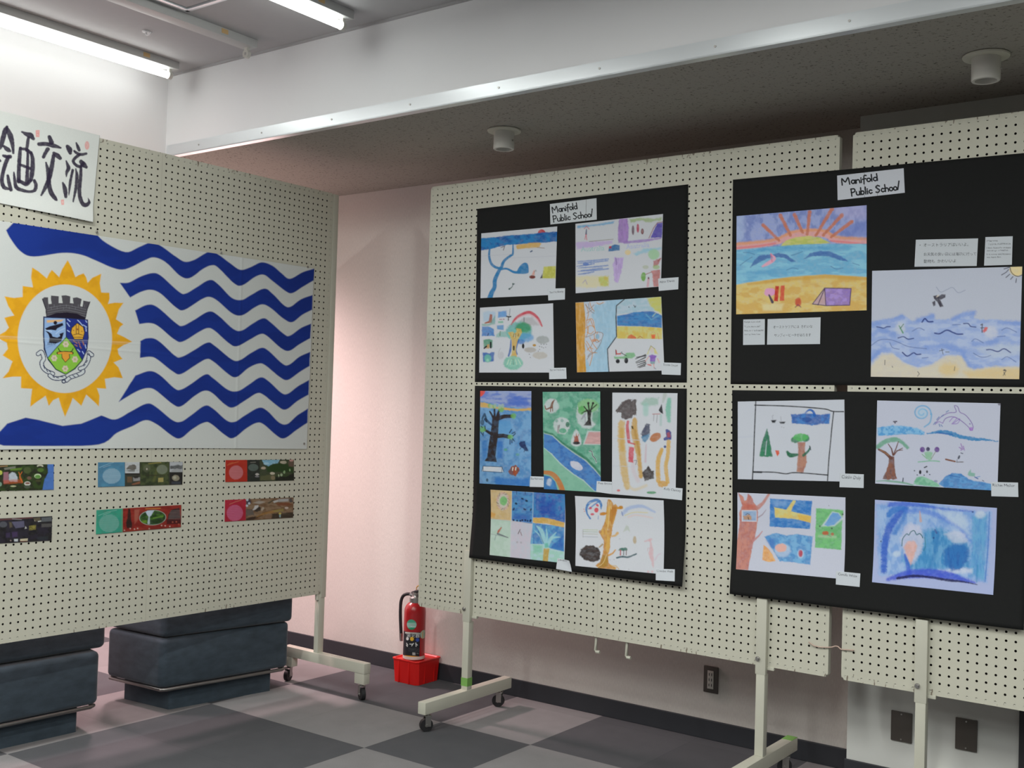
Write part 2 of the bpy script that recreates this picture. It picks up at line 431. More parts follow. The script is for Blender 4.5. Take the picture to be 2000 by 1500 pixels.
# downlights under the soffit
def downlight(x, y, label):
    t = thing('downlight', label, 'ceiling light', (x, y, ZS), 0, 'cylinder downlights under the low soffit')
    MB().lathe([(.070, 0), (.074, -.003), (.072, -.008), (.050, -.010), (.046, -.010)], n=40).build('ceiling_plate', M_frame, t)
    c = MB().lathe([(.045, -.010), (.045, -.082), (.043, -.085), (.034, -.085), (.033, -.082), (.033, -.030), (.001, -.028)], n=40).build('lamp_housing', M_pale, t)
    MB().cyl((.0445, 0, -.050), (.049, 0, -.050), .004, n=10).build('set_screw', M_steel, c)
    MB().lathe([(.001, -.0295), (.030, -.032), (.030, -.050), (.026, -.052), (.001, -.052)], n=24).build('lamp_insert', M_rubber, t)
downlight(-2.831, 3.737, 'white cylinder downlight above the left end of the back pegboard')
downlight(-0.871, 3.765, 'white cylinder downlight at the right edge of the soffit')
# ------------------------------------------------------------------ perforated display panels
PW, PH, PT = 2.02, 2.03, 0.030
def perforated_mesh():
    off, pit_z = .014, (PH-.028)/66
    half = PW/2
    pit_x = (half-.014-.021)/32
    cx = [off+k*pit_x for k in range(33)]
    cx = cx+[PW-v for v in cx[::-1]]
    cz = [off+k*pit_z for k in range(67)]
    def lattice(c, L):
        o = [0.0]
        for a, b in zip(c, c[1:]): o += [a, (a+b)/2]
        return np.array(o+[c[-1], L])
    lx, lz = lattice(cx, PW), lattice(cz, PH)
    nx, nz = len(lx), len(lz)
    X, Z = np.meshgrid(lx, lz, indexing='ij')
    V = np.stack([X, np.zeros_like(X), Z], -1).reshape(-1, 3)
    for (i, j) in ((0, 0), (nx-1, 0), (0, nz-1), (nx-1, nz-1)):           # corners are cut off a little
        k = i*nz+j
        V[k, 0] += .007*(1 if i == 0 else -1); V[k, 2] += .007*(1 if j == 0 else -1)
    I, J = np.meshgrid(np.arange(1, nx-1, 2), np.arange(1, nz-1, 2), indexing='ij')
    I, J = I.ravel(), J.ravel(); C = len(I)
    around = [(-1, -1), (0, -1), (1, -1), (1, 0), (1, 1), (0, 1), (-1, 1), (-1, 0)]
    outer = np.stack([(I+a)*nz+(J+b) for a, b in around], 1)
    ang = np.array([math.atan2(b, a) for a, b in around])
    r = .0045
    hx = lx[I][:, None]+r*np.cos(ang); hz = lz[J][:, None]+r*np.sin(ang)
    f = np.stack([hx, np.zeros_like(hx), hz], -1).reshape(-1, 3)
    bk = f.copy(); bk[:, 1] = .0045
    n0 = len(V); V = np.concatenate([V, f, bk])
    fr = n0+np.arange(C*8).reshape(C, 8); br = fr+C*8
    nxt = np.roll(np.arange(8), -1)
    ring = np.stack([outer, outer[:, nxt], fr[:, nxt], fr], -1).reshape(-1, 4)
    tub = np.stack([fr, fr[:, nxt], br[:, nxt], br], -1).reshape(-1, 4)
    Fc = np.concatenate([ring, tub])
    used = np.unique(Fc); rm = -np.ones(len(V), int); rm[used] = np.arange(len(used))
    me = grid_mesh('perforated_sheet', V[used], rm[Fc])
    me.polygons.foreach_set('material_index', (np.arange(len(Fc)) >= len(ring)).astype(np.int32))      # the hole sides are raw board, near black for the shade inside
    return me
def grid_mesh(name, V, Q, cols=None):
    me = bpy.data.meshes.new(name)
    me.vertices.add(len(V)); me.vertices.foreach_set('co', np.ascontiguousarray(V, dtype=np.float32).ravel())
    me.loops.add(Q.size); me.loops.foreach_set('vertex_index', np.ascontiguousarray(Q, dtype=np.int32).ravel())
    me.polygons.add(len(Q)); me.polygons.foreach_set('loop_start', np.arange(0, Q.size, 4, dtype=np.int32))
    if cols is not None:
        a = me.color_attributes.new('Col', 'FLOAT_COLOR', 'POINT')
        c4 = np.ones((len(V), 4), np.float32); c4[:, :3] = cols
        a.data.foreach_set('color', c4.ravel())
    me.polygons.foreach_set('use_smooth', np.zeros(len(Q), bool))
    me.update(calc_edges=True); me.validate()
    return me
ME_sheet = perforated_mesh()
def frame_mesh():
    m = MB(); e = .004
    m.box(e, PW-e, PT-.004, PT, e, PH-e)
    for x0, x1, z0, z1 in ((0, .016, .008, PH-.008), (PW-.016, PW, .008, PH-.008), (.008, PW-.008, 0, .016), (.008, PW-.008, PH-.016, PH)):
        m.box(x0, x1, .0005, PT, z0, z1, bev=.002)
    return m.mesh('frame', 35)
ME_frame = frame_mesh()
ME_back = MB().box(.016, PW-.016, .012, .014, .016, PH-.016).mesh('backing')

def caster(parent, x, y, top, rz=0.0, r=.029):
    """swivel caster hanging from height top to the floor; x, y in the parent's frame"""
    base = -parent.location.z
    f = MB(); f.cyl((0, 0, top), (0, 0, top-.012), .010, n=14); f.box(-.016, .016, -.016, .016, top-.014, top-.010, bev=.002)
    for s in (-1, 1):
        f.prism([(-.014, s*.0135-.0012), (.012, s*.0135-.0012), (.012, s*.0135+.0012), (-.014, s*.0135+.0012)], r-.006, top-.010)
    f.cyl((-.006, -.017, r), (-.006, .017, r), .0045, n=10)
    fo = f.build('caster_fork', M_steel, parent)
    fo.location = (x, y, base); fo.rotation_euler = (0, 0, rz)
    w_ = MB(); w_.cyl((-.006, -.0105, r), (-.006, .0105, r), r, n=28)
    w_.cyl((-.006, -.0112, r), (-.006, .0112, r), r*.3, n=20, mi=1)
    w_.build('wheel', (M_rubber, M_steel), fo)

def panel(label, loc, rz):
    t = thing('display_panel', label, 'display panel', loc, rz, 'white perforated display panels on wheels')
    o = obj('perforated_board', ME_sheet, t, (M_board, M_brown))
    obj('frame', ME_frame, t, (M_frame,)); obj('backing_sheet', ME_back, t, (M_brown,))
    return t
Z0 = .475
def leg_set(t, x, green=None, top=.262):
    """sleeve clamped on the board, post, foot beam with two casters; board local frame (front is -y)"""
    g = -Z0
    MB().box(x-.021, x+.021, -.022, -.0006, -.030, top, bev=.003).build("sleeve", M_frame, t)
    b = MB(); b.cyl((x-.010, -.022, .030), (x-.010, -.027, .030), .009, n=18); b.cyl((x-.010, -.027, .030), (x-.010, -.033, .030), .006, n=6)
    b.build('bolt', M_steel, t)
    p = MB().box(x-.017, x+.019, -.021, .014, g+.133, -.028, bev=.003).build('post', M_frame, t)
    if green == 'post': MB().box(x-.0176, x+.0196, -.0218, .0146, g+.150, g+.188).build('tape_band', M_green, p)
    MB().box(x+.020, x+.048, -.004, .012, -.012, 0, bev=.002).build('bracket', M_frame, t)
    f = MB().box(x-.022, x+.022, -.316, .324, g+.080, g+.133, bev=.003).build('foot_beam', M_frame, t)
    if green == 'beam': MB().box(x-.0215, x+.0215, .262, .3235, g+.1325, g+.1336).build('tape_band', M_green, f)
    caster(t, x+.004, -.278, .082, math.radians(60)); caster(t, x+.002, .256, .082, math.radians(20))
pA = panel('white pegboard panel with two black sheets below the left downlight', (-3.455, 3.985, Z0), 0.0)
leg_set(pA, .313, "post", .30); leg_set(pA, 1.762, 'beam')
for x in (.998, 1.150):
    MB().tube([(x, .016, .004), (x, .016, -.060), (x+.004, .016, -.066), (x+.020, .016, -.066)], .007, n=8).build('hook', M_frame, pA)
pB = panel('white pegboard panel at the right edge, across a narrow gap', (-1.385, 3.985, Z0), 0.0)
leg_set(pB, .290); leg_set(pB, 1.730)
# left panel: turned to face right, posts at its two edges
LANG = .02
LP = np.array([-4.015-.02*2.02, 3.88-2.02, Z0+.002])
pL = panel('white pegboard panel that carries the blue and white flag', tuple(LP), math.radians(90)-LANG)
def edge_leg(t, x):
    g = -Z0-.002; s = 1 if x > 1 else -1
    e = PW if x > 1 else 0.0
    a, b = sorted((e+s*.001, e+s*.035))
    MB().box(a, b, -.002, .034, -.020, PH-.002, bev=.003).build('sleeve', M_frame, t)
    a2, b2 = sorted((e-s*.008, e+s*.031))
    MB().box(a2, b2, .001, .031, g+.170, -.0015, bev=.003).build('post', M_frame, t)
    k = MB(); k.cyl((e-s*.012, .012, -.001), (e-s*.012, .012, -.030), .010, n=14); k.build('clamp', M_frame, t)
    c = (a2+b2)/2
    f = MB(); f.box(c-.022, c+.022, -.335, .255, g+.130, g+.180, bev=.003)
    for y in (-.300, .222): f.box(c-.020, c+.020, y-.033, y+.033, g+.078, g+.131, bev=.003)
    f.build('foot_beam', M_frame, t)
    caster(t, c, -.300, .080, math.radians(65)); caster(t, c, .232, .080, math.radians(20))
edge_leg(pL, PW); edge_leg(pL, 0.0)
# wire that ties the two back panels together
pts = []
def on_y(px, y):
    d = pray(px)[0]; return _C+d*(y/d[1])
for q, yy in (((1580, 1254), 3.990), ((1581, 1255), 3.979), ((1590, 1261), 3.975), ((1605, 1264), 3.977), ((1624, 1264), 3.979), ((1631, 1262), 3.985), ((1637, 1263), 3.984), ((1643, 1268), 3.978), ((1656, 1269), 3.977), ((1666, 1270), 3.978), ((1667, 1270), 3.990)):
    pts.append(on_y(q, yy))
c0 = np.mean(pts, 0)
o = MB().tube(smooth_path([p-c0 for p in pts], 5), .0022, n=8).build('wire_tie', M_wire); o.location = c0
tag(o, 'pinkish wire threaded across the gap to tie the two back panels', 'wire')

# ------------------------------------------------------------------ stacked velvet benches
def shrink(q, d):
    c = np.mean(q, 0); return [tuple(c+(np.array(p)-c)*(1-d/np.linalg.norm(np.array(p)-c))) for p in q]
def bench(label, quad, z, inverted, cat='bench'):
    q = [np.array(p, float) for p in quad]; c = np.mean(q, 0)
    t = thing('upholstered_bench', label, cat, (c[0], c[1], z), 0, 'blue velvet benches stacked in pairs')
    q = [p-c for p in q]
    H = .34
    def zz(a, b): return (H-b, H-a) if inverted else (a, b)
    z0, z1 = zz(.115, H)
    MB().prism(q, z0, z1, vbev=.028, bev=.022, seg=4).build('seat_block', M_velvet, t, 50)
    z0, z1 = zz(.0, .112)
    MB().prism(shrink(q, .085), z0, z1, vbev=.010).build('plinth', M_velvet, t)
    zr = (H-.106) if inverted else .106
    qq = shrink(q, .016)
    pts = []
    for i in range(4):
        a, b = np.array(qq[i]), np.array(qq[(i+1) % 4])
        for s in (.03, .5, .97):
            p = a+(b-a)*s; pts.append((p[0], p[1], zr))
    MB().tube(pts, .0085, n=10, closed=True).build('rail', M_rail, t)
    return t
Q2 = [(-4.205, 3.085), (-4.105, 3.765), (-4.60, 3.84), (-4.60, 3.06)]
Q1 = [(-4.230, 2.02), (-4.195, 2.765), (-4.70, 2.86), (-4.72, 2.00)]
bench('blue velvet bench on the floor by the panel end leg, lower of its pair', Q2, 0, False)
bench('blue velvet bench upside down on the lower bench by the panel end leg', [(x+dx, y+.005) for (x, y), dx in zip(Q2, (0, .02, 0, 0))], .345, True)
bench('blue velvet bench on the floor at the left edge, cut off by the picture', Q1, 0, False)
bench('blue velvet bench upside down on the bench at the left edge', [(x-.03, y+.045) for x, y in Q1], .345, True)

# ------------------------------------------------------------------ fire extinguisher in its red stand
BX, BY = -3.769, 4.348
t = thing('extinguisher_stand', 'bright red plastic tub stand on the carpet against the baseboard', 'stand', (BX, BY, 0))
def oct_(a, b, c): return [(-a+c, -b), (a-c, -b), (a, -b+c), (a, b-c), (a-c, b), (-a+c, b), (-a, b-c), (-a, -b+c)]
m = MB()
n = m.bm
rings = []
for (a, b, c, z) in ((.084, .088, .016, .0), (.089, .094, .014, .114), (.092, .098, .014, .116), (.092, .098, .014, .122), (.081, .089, .013, .122), (.076, .084, .012, .117)):
    rings.append([n.verts.new((x, y, z)) for x, y in oct_(a, b, c)])
for a, b in zip(rings, rings[1:]):
    for i in range(8): n.faces.new((a[i], a[(i+1) % 8], b[(i+1) % 8], b[i]))
n.faces.new(rings[0][::-1]); n.faces.new(rings[-1])
m.build('tub', M_redplastic, t, 25)
for x, y in ((-.040, -.092), (.030, -.092), (.084, -.030), (.084, .045), (-.084, -.045)):
    MB().box(x-.004, x+.004, y-.004, y+.004, .001, .119, bev=.002).build('rib', M_redplastic, t)
t = thing('fire_extinguisher', 'red fire extinguisher with black label standing in the red tub stand', 'fire extinguisher', (-3.766, 4.322, .1175))
MB().lathe([(.050, 0), (.056, .002), (.057, .010), (.057, .245), (.055, .262), (.049, .277), (.040, .288), (.030, .295), (.028, .297)], n=48).build('cylinder', M_red, t, 40)
c = MB(); c.lathe([(.0575, .006), (.0578, .014), (.0575, .022), (.0572, .022), (.0572, .006)], n=48); c.build('base_band', M_pale, t)
MB().lathe([(.027, .292), (.031, .294), (.031, .318), (.028, .322), (.020, .324), (.017, .330), (.017, .344), (.010, .346)], n=32).build('collar', M_steel, t)
v = MB(); v.box(-.015, .015, -.014, .014, .320, .346, bev=.004); v.cyl((0, 0, .326), (-.038, -.010, .333), .008, n=14)
v.build('valve', M_chrome, t)
lv = MB()
lv.tube([(-.020, -.010, .342), (.0, .0, .350), (.034, .012, .356), (.060, .022, .342)], [.006, .008, .007, .005], n=10)
lv.tube([(-.010, -.006, .334), (.02, .006, .332), (.062, .024, .318), (.082, .032, .305), (.086, .033, .300)], [.006, .006, .006, .008, .009], n=10)
lv.build('lever', M_rubber, t)
MB().tube([(.018+.016*math.cos(a), .006+.004*math.cos(a), .364+.018*math.sin(a)) for a in np.linspace(0, 6.2832, 24)[:-1]], .0032, n=8, closed=True).build('pull_ring', M_brass, t)
pn = MB(); pn.cyl((.012, .005, .342), (.018, .006, .358), .004, n=8); pn.build('safety_pin', M_chrome, t)
hs = smooth_path([(-.032, -.008, .333), (-.050, -.014, .332), (-.068, -.022, .320), (-.078, -.026, .29), (-.080, -.026, .24), (-.078, -.024, .18), (-.074, -.022, .125)], 6)
h = MB().tube(hs, .0085, n=12).build('hose', M_rubber, t)
MB().tube([(-.074, -.022, .125), (-.073, -.022, .100), (-.072, -.021, .085)], [.010, .009, .008], n=12).build('nozzle', M_steel, h)
# ------------------------------------------------------------------ sheets of paper and cloth pinned on the boards
class Plane:
    def __init__(s, P, eu, lift=None):
        s.P = np.array(P, float); s.eu = np.array(eu, float); s.ez = np.array([0, 0, 1.0])
        s.n = np.cross(s.eu, s.ez); s.lift = lift or (lambda u, z: np.zeros_like(u))
    def hit(s, px, off):
        d = pray(px); o = np.full(len(d), off)
        for _ in range(4):
            t = ((s.P-_C) @ s.n + o)/(d @ s.n)
            X = _C+d*t[:, None]
            u = (X-s.P) @ s.eu; z = X[:, 2]
            o = off+s.lift(u, z)
        return u, z
    def point(s, u, z, off):
        return s.P+u[:, None]*s.eu+(z-s.P[2])[:, None]*s.ez+(off+s.lift(u, z))[:, None]*s.n
def sstep(a, b, x):
    t = np.clip((x-a)/(b-a), 0, 1); return t*t*(3-2*t)
def lift_back(u, z):        # the lower black sheets hang forward over the panel legs
    u = np.asarray(u, float)
    amp = np.where(u < 1.4, .032, .036)
    return amp*sstep(1.02, .62, z)
BACK = Plane((-3.455, 3.985, Z0), (1, 0, 0), lift_back)
LEFT = Plane(tuple(LP), (math.sin(LANG), math.cos(LANG), 0))
# the left board faces +x: its normal must point into the room
if LEFT.n[0] < 0: LEFT.n = -LEFT.n
if BACK.n[1] > 0: BACK.n = -BACK.n

def vnoise(x, y, seed=0):
    def h(i, j):
        a = np.sin(i*127.1+j*311.7+seed*74.7)*43758.5453
        return a-np.floor(a)
    i, j = np.floor(x), np.floor(y); fx, fy = x-i, y-j
    fx, fy = fx*fx*(3-2*fx), fy*fy*(3-2*fy)
    return (h(i, j)*(1-fx)+h(i+1, j)*fx)*(1-fy)+(h(i, j+1)*(1-fx)+h(i+1, j+1)*fx)*fy
def fbm(x, y, seed=0):
    return 0.55*vnoise(x, y, seed)+0.3*vnoise(2.1*x, 2.1*y, seed+3)+0.15*vnoise(4.3*x, 4.3*y, seed+7)

_TXT = {}
def text_tris(body):
    if body in _TXT: return _TXT[body]
    cu = bpy.data.curves.new('t', 'FONT'); cu.body = body; cu.resolution_u = 3
    o = bpy.data.objects.new('t', cu); COL.objects.link(o)
    dg = bpy.context.evaluated_depsgraph_get(); dg.update()
    me = o.evaluated_get(dg).to_mesh(); me.calc_loop_triangles()
    v = np.array([tuple(a.co)[:2] for a in me.vertices]).reshape(-1, 2)
    tr = np.array([tuple(a.vertices) for a in me.loop_triangles], int).reshape(-1, 3)
    T = v[tr]
    bpy.data.objects.remove(o); bpy.data.curves.remove(cu)
    _TXT[body] = T
    return T

class Paint:
    """colours of the points of one sheet; shapes are given in sheet coordinates (q)"""
    def __init__(s, q, white, seen, tex=.3, seed=1):
        s.q = q; s.c = np.tile(lin(white)[None], (len(q), 1)); s.seen = seen; s.tex = tex; s.k = seed; s.S = 1.0
        s.nz = 1.0
    def _mix(s, idx, a, col):
        s.k += 1
        if s.tex:
            p = s.q[idx]; n = fbm(p[:, 0]/(26*s.S), p[:, 1]/(20*s.S), s.k)
            a = a*(1-s.tex*np.clip((n-.35)*2.2, 0, 1))
        s.c[idx] = s.c[idx]*(1-a[:, None])+lin(col)[None]*a[:, None]
    def _bb(s, P, m):
        lo, hi = P.min(0)-m, P.max(0)+m
        return np.nonzero((s.q[:, 0] >= lo[0]) & (s.q[:, 0] <= hi[0]) & (s.q[:, 1] >= lo[1]) & (s.q[:, 1] <= hi[1]))[0]
    def f(s, col, pts, a=1.0, soft=5, sm=0, wob=0, col2=None, w2=(40, 40)):
        """filled outline; sm: smooth it; wob: ragged edge; col2: second colour brushed in (w2 = streak sizes)"""
        P = np.array(smooth_path(pts, sm, True) if sm else pts, float)
        idx = s._bb(P, soft+wob)
        if not len(idx): return
        q = s.q[idx]; ins = np.zeros(len(q), bool); d2 = np.full(len(q), 1e18)
        for A, B in zip(P, np.roll(P, -1, 0)):
            c = (A[1] > q[:, 1]) != (B[1] > q[:, 1])
            with np.errstate(divide='ignore', invalid='ignore'):
                ins ^= c & (q[:, 0] < (B[0]-A[0])*(q[:, 1]-A[1])/(B[1]-A[1])+A[0])
            e = B-A; l = e @ e
            t = np.clip(((q-A) @ e)/(l or 1), 0, 1); r = q-A-t[:, None]*e
            d2 = np.minimum(d2, (r*r).sum(1))
        sd = np.where(ins, 1, -1)*np.sqrt(d2)
        if wob: sd = sd+wob*(fbm(q[:, 0]/(18*s.S), q[:, 1]/(18*s.S), s.k+31)*2-1)
        al = a*sstep(-soft, soft, sd)
        s._mix(idx, al, col)
        if col2 is not None:
            n = fbm(q[:, 0]/w2[0], q[:, 1]/w2[1], s.k+11)
            s._mix(idx, al*sstep(.38, .66, n)*.85, col2)
    def l(s, col, pts, w, a=1.0, soft=4, sm=0, wob=0):
        """brush stroke of width w (a number, or one per point)"""
        P = np.array(pts, float); W = np.broadcast_to(np.array(w, float), (len(P),))
        if sm:
            Pw = np.array(smooth_path(np.column_stack([P, W]), sm)); P, W = Pw[:, :2], Pw[:, 2]
        idx = s._bb(P, W.max()/2+soft+wob)
        if not len(idx): return
        q = s.q[idx]; sd = np.full(len(q), -1e9)
        for A, B, wa, wb in zip(P, P[1:], W, W[1:]):
            e = B-A; l = e @ e
            t = np.clip(((q-A) @ e)/(l or 1), 0, 1); r = q-A-t[:, None]*e
            sd = np.maximum(sd, (wa+(wb-wa)*t)/2-np.sqrt((r*r).sum(1)))
        if wob: sd = sd+wob*(fbm(q[:, 0]/(14*s.S), q[:, 1]/(14*s.S), s.k+31)*2-1)
        s._mix(idx, a*sstep(-soft, soft, sd), col)
    def e(s, col, cx, cy, rx, ry, a=1.0, soft=5, wob=0, rot=0, col2=None, w2=(30, 30)):
        t = np.linspace(0, 2*math.pi, 25)[:-1]; r = math.radians(rot)
        x, y = rx*np.cos(t), ry*np.sin(t)
        s.f(col, np.stack([cx+x*math.cos(r)-y*math.sin(r), cy+x*math.sin(r)+y*math.cos(r)], 1), a, soft, 0, wob, col2, w2)
    def dots(s, col, pts, r, a=1.0):
        for x, y in pts: s.e(col, x, y, r, r, a, soft=max(2, r*.4))
    def t(s, col, body, p0, p1, h, a=1.0):
        """writing fitted between the base line points p0 and p1; h is the capital height"""
        T = text_tris(body)
        if not len(T): return
        p0, p1 = np.array(p0, float), np.array(p1, float)
        x0, x1 = T[..., 0].min(), T[..., 0].max()
        ux = (p1-p0)/(x1-x0); d = (p1-p0)/np.linalg.norm(p1-p0); uy = np.array([d[1], -d[0]])*h/.69
        Q = p0+(T[..., :1]-x0)*ux+T[..., 1:]*uy
        idx0 = s._bb(Q.reshape(-1, 2), 1); q0 = s.q[idx0]; hit = np.zeros(len(q0), bool)
        for tr in Q:
            lo, hi = tr.min(0), tr.max(0)
            k = np.nonzero((q0[:, 0] >= lo[0]) & (q0[:, 0] <= hi[0]) & (q0[:, 1] >= lo[1]) & (q0[:, 1] <= hi[1]))[0]
            if not len(k): continue
            q = q0[k]; (ax, ay), (bx, by), (cx, cy) = tr
            e1 = (bx-ax)*(q[:, 1]-ay)-(by-ay)*(q[:, 0]-ax); e2 = (cx-bx)*(q[:, 1]-by)-(cy-by)*(q[:, 0]-bx); e3 = (ax-cx)*(q[:, 1]-cy)-(ay-cy)*(q[:, 0]-cx)
            hit[k] |= ((e1 >= 0) & (e2 >= 0) & (e3 >= 0)) | ((e1 <= 0) & (e2 <= 0) & (e3 <= 0))
        tx, s.tex = s.tex, 0
        s._mix(idx0, hit*float(a), col); s.tex = tx

class Crop:
    """measuring frame: a window x0..x1, y0..y1 of the photograph enlarged to width w"""
    def __init__(s, x0, y0, x1, w): s.o = np.array([x0, y0], float); s.k = w/(x1-x0)
    def px(s, p): return np.asarray(p, float)/s.k+s.o
    def zoom(s, px): return (px-s.o)*s.k
def sheet(name, plane, crop, quad, off, painter=None, white=(200, 203, 212), seen=(200, 203, 212), albedo=.78, step=1.0, th=.0005,
          m=None, tex=.3, bow=None, seed=1, curl=None):
    """thin sheet lying on a board; quad = its corners TL, TR, BR, BL in the measuring frame"""
    q = crop.px(quad); u, z = plane.hit(q, off)
    wpx = max(np.linalg.norm(q[1]-q[0]), np.linalg.norm(q[2]-q[3])); hpx = max(np.linalg.norm(q[3]-q[0]), np.linalg.norm(q[2]-q[1]))
    nx, nz = max(3, int(wpx/step)), max(3, int(hpx/step))
    A, B = np.meshgrid(np.linspace(0, 1, nx+1), np.linspace(0, 1, nz+1), indexing='ij')
    a, b = A.ravel(), B.ravel()
    def bl(v): return (v[0]*(1-a)+v[1]*a)*(1-b)+(v[3]*(1-a)+v[2]*a)*b
    U, Z = bl(u), bl(z)
    if bow is not None: U, Z = bow(a, b, U, Z)
    V = plane.point(U, Z, off)
    if curl is not None: V = V+curl(a, b)[:, None]*plane.n
    cols = None
    if painter is not None or m is not M_black:
        P = Paint(crop.zoom(project(plane.point(U, Z, off))), white, seen, tex, seed); P.S = crop.k/5
        if painter: painter(P)
        cols = np.clip(P.c*(albedo/lin(seen).max()), 0, .92)
    idx = np.arange((nx+1)*(nz+1)).reshape(nx+1, nz+1)
    Q = np.stack([idx[:-1, :-1], idx[:-1, 1:], idx[1:, 1:], idx[1:, :-1]], -1).reshape(-1, 4)
    per = np.concatenate([idx[:-1, 0], idx[-1, :-1], idx[:0:-1, -1], idx[0, :0:-1]])
    n0 = len(V); V = np.concatenate([V, V[per]-th*plane.n])
    k = np.arange(len(per)); nx_ = np.roll(k, -1)
    Q = np.concatenate([Q, np.stack([per, per[nx_], n0+nx_, n0+k], -1)])
    if cols is not None: cols = np.concatenate([cols, cols[per]])
    # the front must face along the board's normal
    nrm = np.cross(V[Q[0, 1]]-V[Q[0, 0]], V[Q[0, 3]]-V[Q[0, 0]])
    if nrm @ plane.n < 0: Q = Q[:, ::-1]
    c = V.mean(0)
    o = obj(name, grid_mesh(name, V-c, Q, cols), None, (m or M_paper,))
    o.location = c
    o.data.polygons.foreach_set('use_smooth', np.arange(len(Q)) < nx*nz)
    return o
O_MAT, O_DRAW, O_CARD, O_OVER = .0022, .0034, .0044, .0054
# ------------------------------------------------------------------ black sheets
FULL = Crop(0, 0, 2000, 2000)
def mount(label, quad, bow=None, off=O_MAT):
    o = sheet('mounting_sheet', BACK, FULL, quad, off, m=M_black, step=9, th=.0016, bow=bow)
    return tag(o, label, 'card sheet', 'black card sheets on the back panels')
mount('black card sheet at upper left, with four drawings', [(932, 408), (1344, 360), (1341, 747), (927.5, 746)])
mount('black card sheet at lower left, with three tall and two wide drawings', [(927.5, 753.5), (1341, 759), (1332, 1146), (916, 1089)])
mount('black card sheet at upper right, with the sunset and the wave drawing', [(1431.5, 351), (2010, 298), (2006, 756), (1427, 750)])
mount('black card sheet at lower right, hanging over the panel gap', [(1430, 762), (2004, 769), (1999.5, 1231), (1425, 1160)])

# ------------------------------------------------------------------ children's drawings
CA, CB, CC, CD = Crop(900, 350, 1130, 1380), Crop(1110, 350, 1350, 1440), Crop(920, 580, 1130, 1750), Crop(1110, 570, 1350, 1895)
CE, CF, CG, CH = Crop(920, 750, 1190, 1841), Crop(1150, 750, 1350, 1250), Crop(910, 940, 1130, 1737), Crop(1110, 950, 1350, 1800)
RA, RB, RC, RD = Crop(1420, 310, 1720, 1406), Crop(1690, 440, 2000, 1453), Crop(1420, 600, 1720, 1250), Crop(1690, 760, 2000, 2000)
RE, RF = Crop(1420, 940, 1700, 1909), Crop(1690, 950, 2000, 1603)
WL, WR = (200, 204, 211), (186, 191, 201)
def drawing(label, crop, quad, painter, seen=WL, seed=1, off=O_DRAW, white=None, step=1.0):
    o = sheet('drawing', BACK, crop, quad, off, painter, white or seen, seen, .73, step, .0006, M_paper, .17, seed=seed)
    return tag(o, label, 'drawing', "children's drawings on black card")

def art_river(P):
    P.e((185, 55, 60), 948, 630, 44, 42)
    P.f((22, 90, 160), [(225, 695), (400, 680), (560, 660), (850, 640), (900, 630), (1140, 613), (1135, 728), (1000, 742), (900, 745), (620, 766), (540, 770), (470, 786), (330, 822), (225, 836)], 1, 6, 0, 6, (40, 130, 190), (60, 45))
    P.f((208, 166, 72), [(660, 768), (750, 758), (850, 742), (935, 750), (930, 780), (905, 800), (780, 808), (665, 820)], .9, 8, 3, 5)
    B = (48, 122, 176)
    P.l(B, [(338, 815), (332, 900), (355, 985), (400, 1028), (460, 1048)], [20, 26, 30, 30, 28], sm=5)
    P.l(B, [(612, 762), (610, 870), (585, 895), (520, 945), (492, 985), (478, 1035)], [14, 22, 28, 30, 34, 34], sm=5)
    P.l(B, [(465, 1040), (425, 1120), (398, 1190), (395, 1265), (362, 1330), (338, 1400)], [36, 44, 48, 46, 54, 62], sm=5)
    P.l(B, [(470, 1055), (540, 1050), (620, 1088), (680, 1092)], [26, 22, 28, 34], sm=5)
    P.f(B, [(655, 1092), (690, 1020), (740, 980), (782, 990), (796, 1060), (785, 1102), (705, 1110)], 1, 5, 4)
    P.f((196, 196, 84), [(972, 1025), (1112, 1018), (1110, 1162), (955, 1160)], .95, 5, 0, 0, (178, 178, 78))
    P.f((45, 40, 45), [(928, 1162), (958, 1104), (956, 1160)])
    P.e((112, 52, 45), 838, 1146, 36, 20); P.f((215, 150, 130), [(830, 1125), (850, 1075), (868, 1060), (865, 1125)], .8)
    P.l((110, 120, 120), [(862, 1090), (880, 1065), (885, 1080)], 5)
    P.l((70, 95, 95), [(565, 1290), (598, 1265), (610, 1240), (628, 1226)], [12, 9, 8, 10], sm=3); P.dots((60, 85, 85), [(570, 1285), (612, 1228)], 10)
    P.l((70, 45, 60), [(470, 800), (515, 785), (498, 832)], 8, .9); P.l((40, 70, 110), [(818, 850), (835, 840)], 14); P.l((140, 110, 90), [(895, 800), (980, 808)], 6)
    P.l((176, 180, 192), [(245, 900), (600, 880)], 6, .5); P.l((184, 188, 200), [(560, 925), (1110, 900)], 10, .5)
drawing('drawing of a blue branching river under a blue band with a red sun', CA, [(240, 635), (1130, 553), (1107, 1355), (230, 1395)], art_river, seed=1)

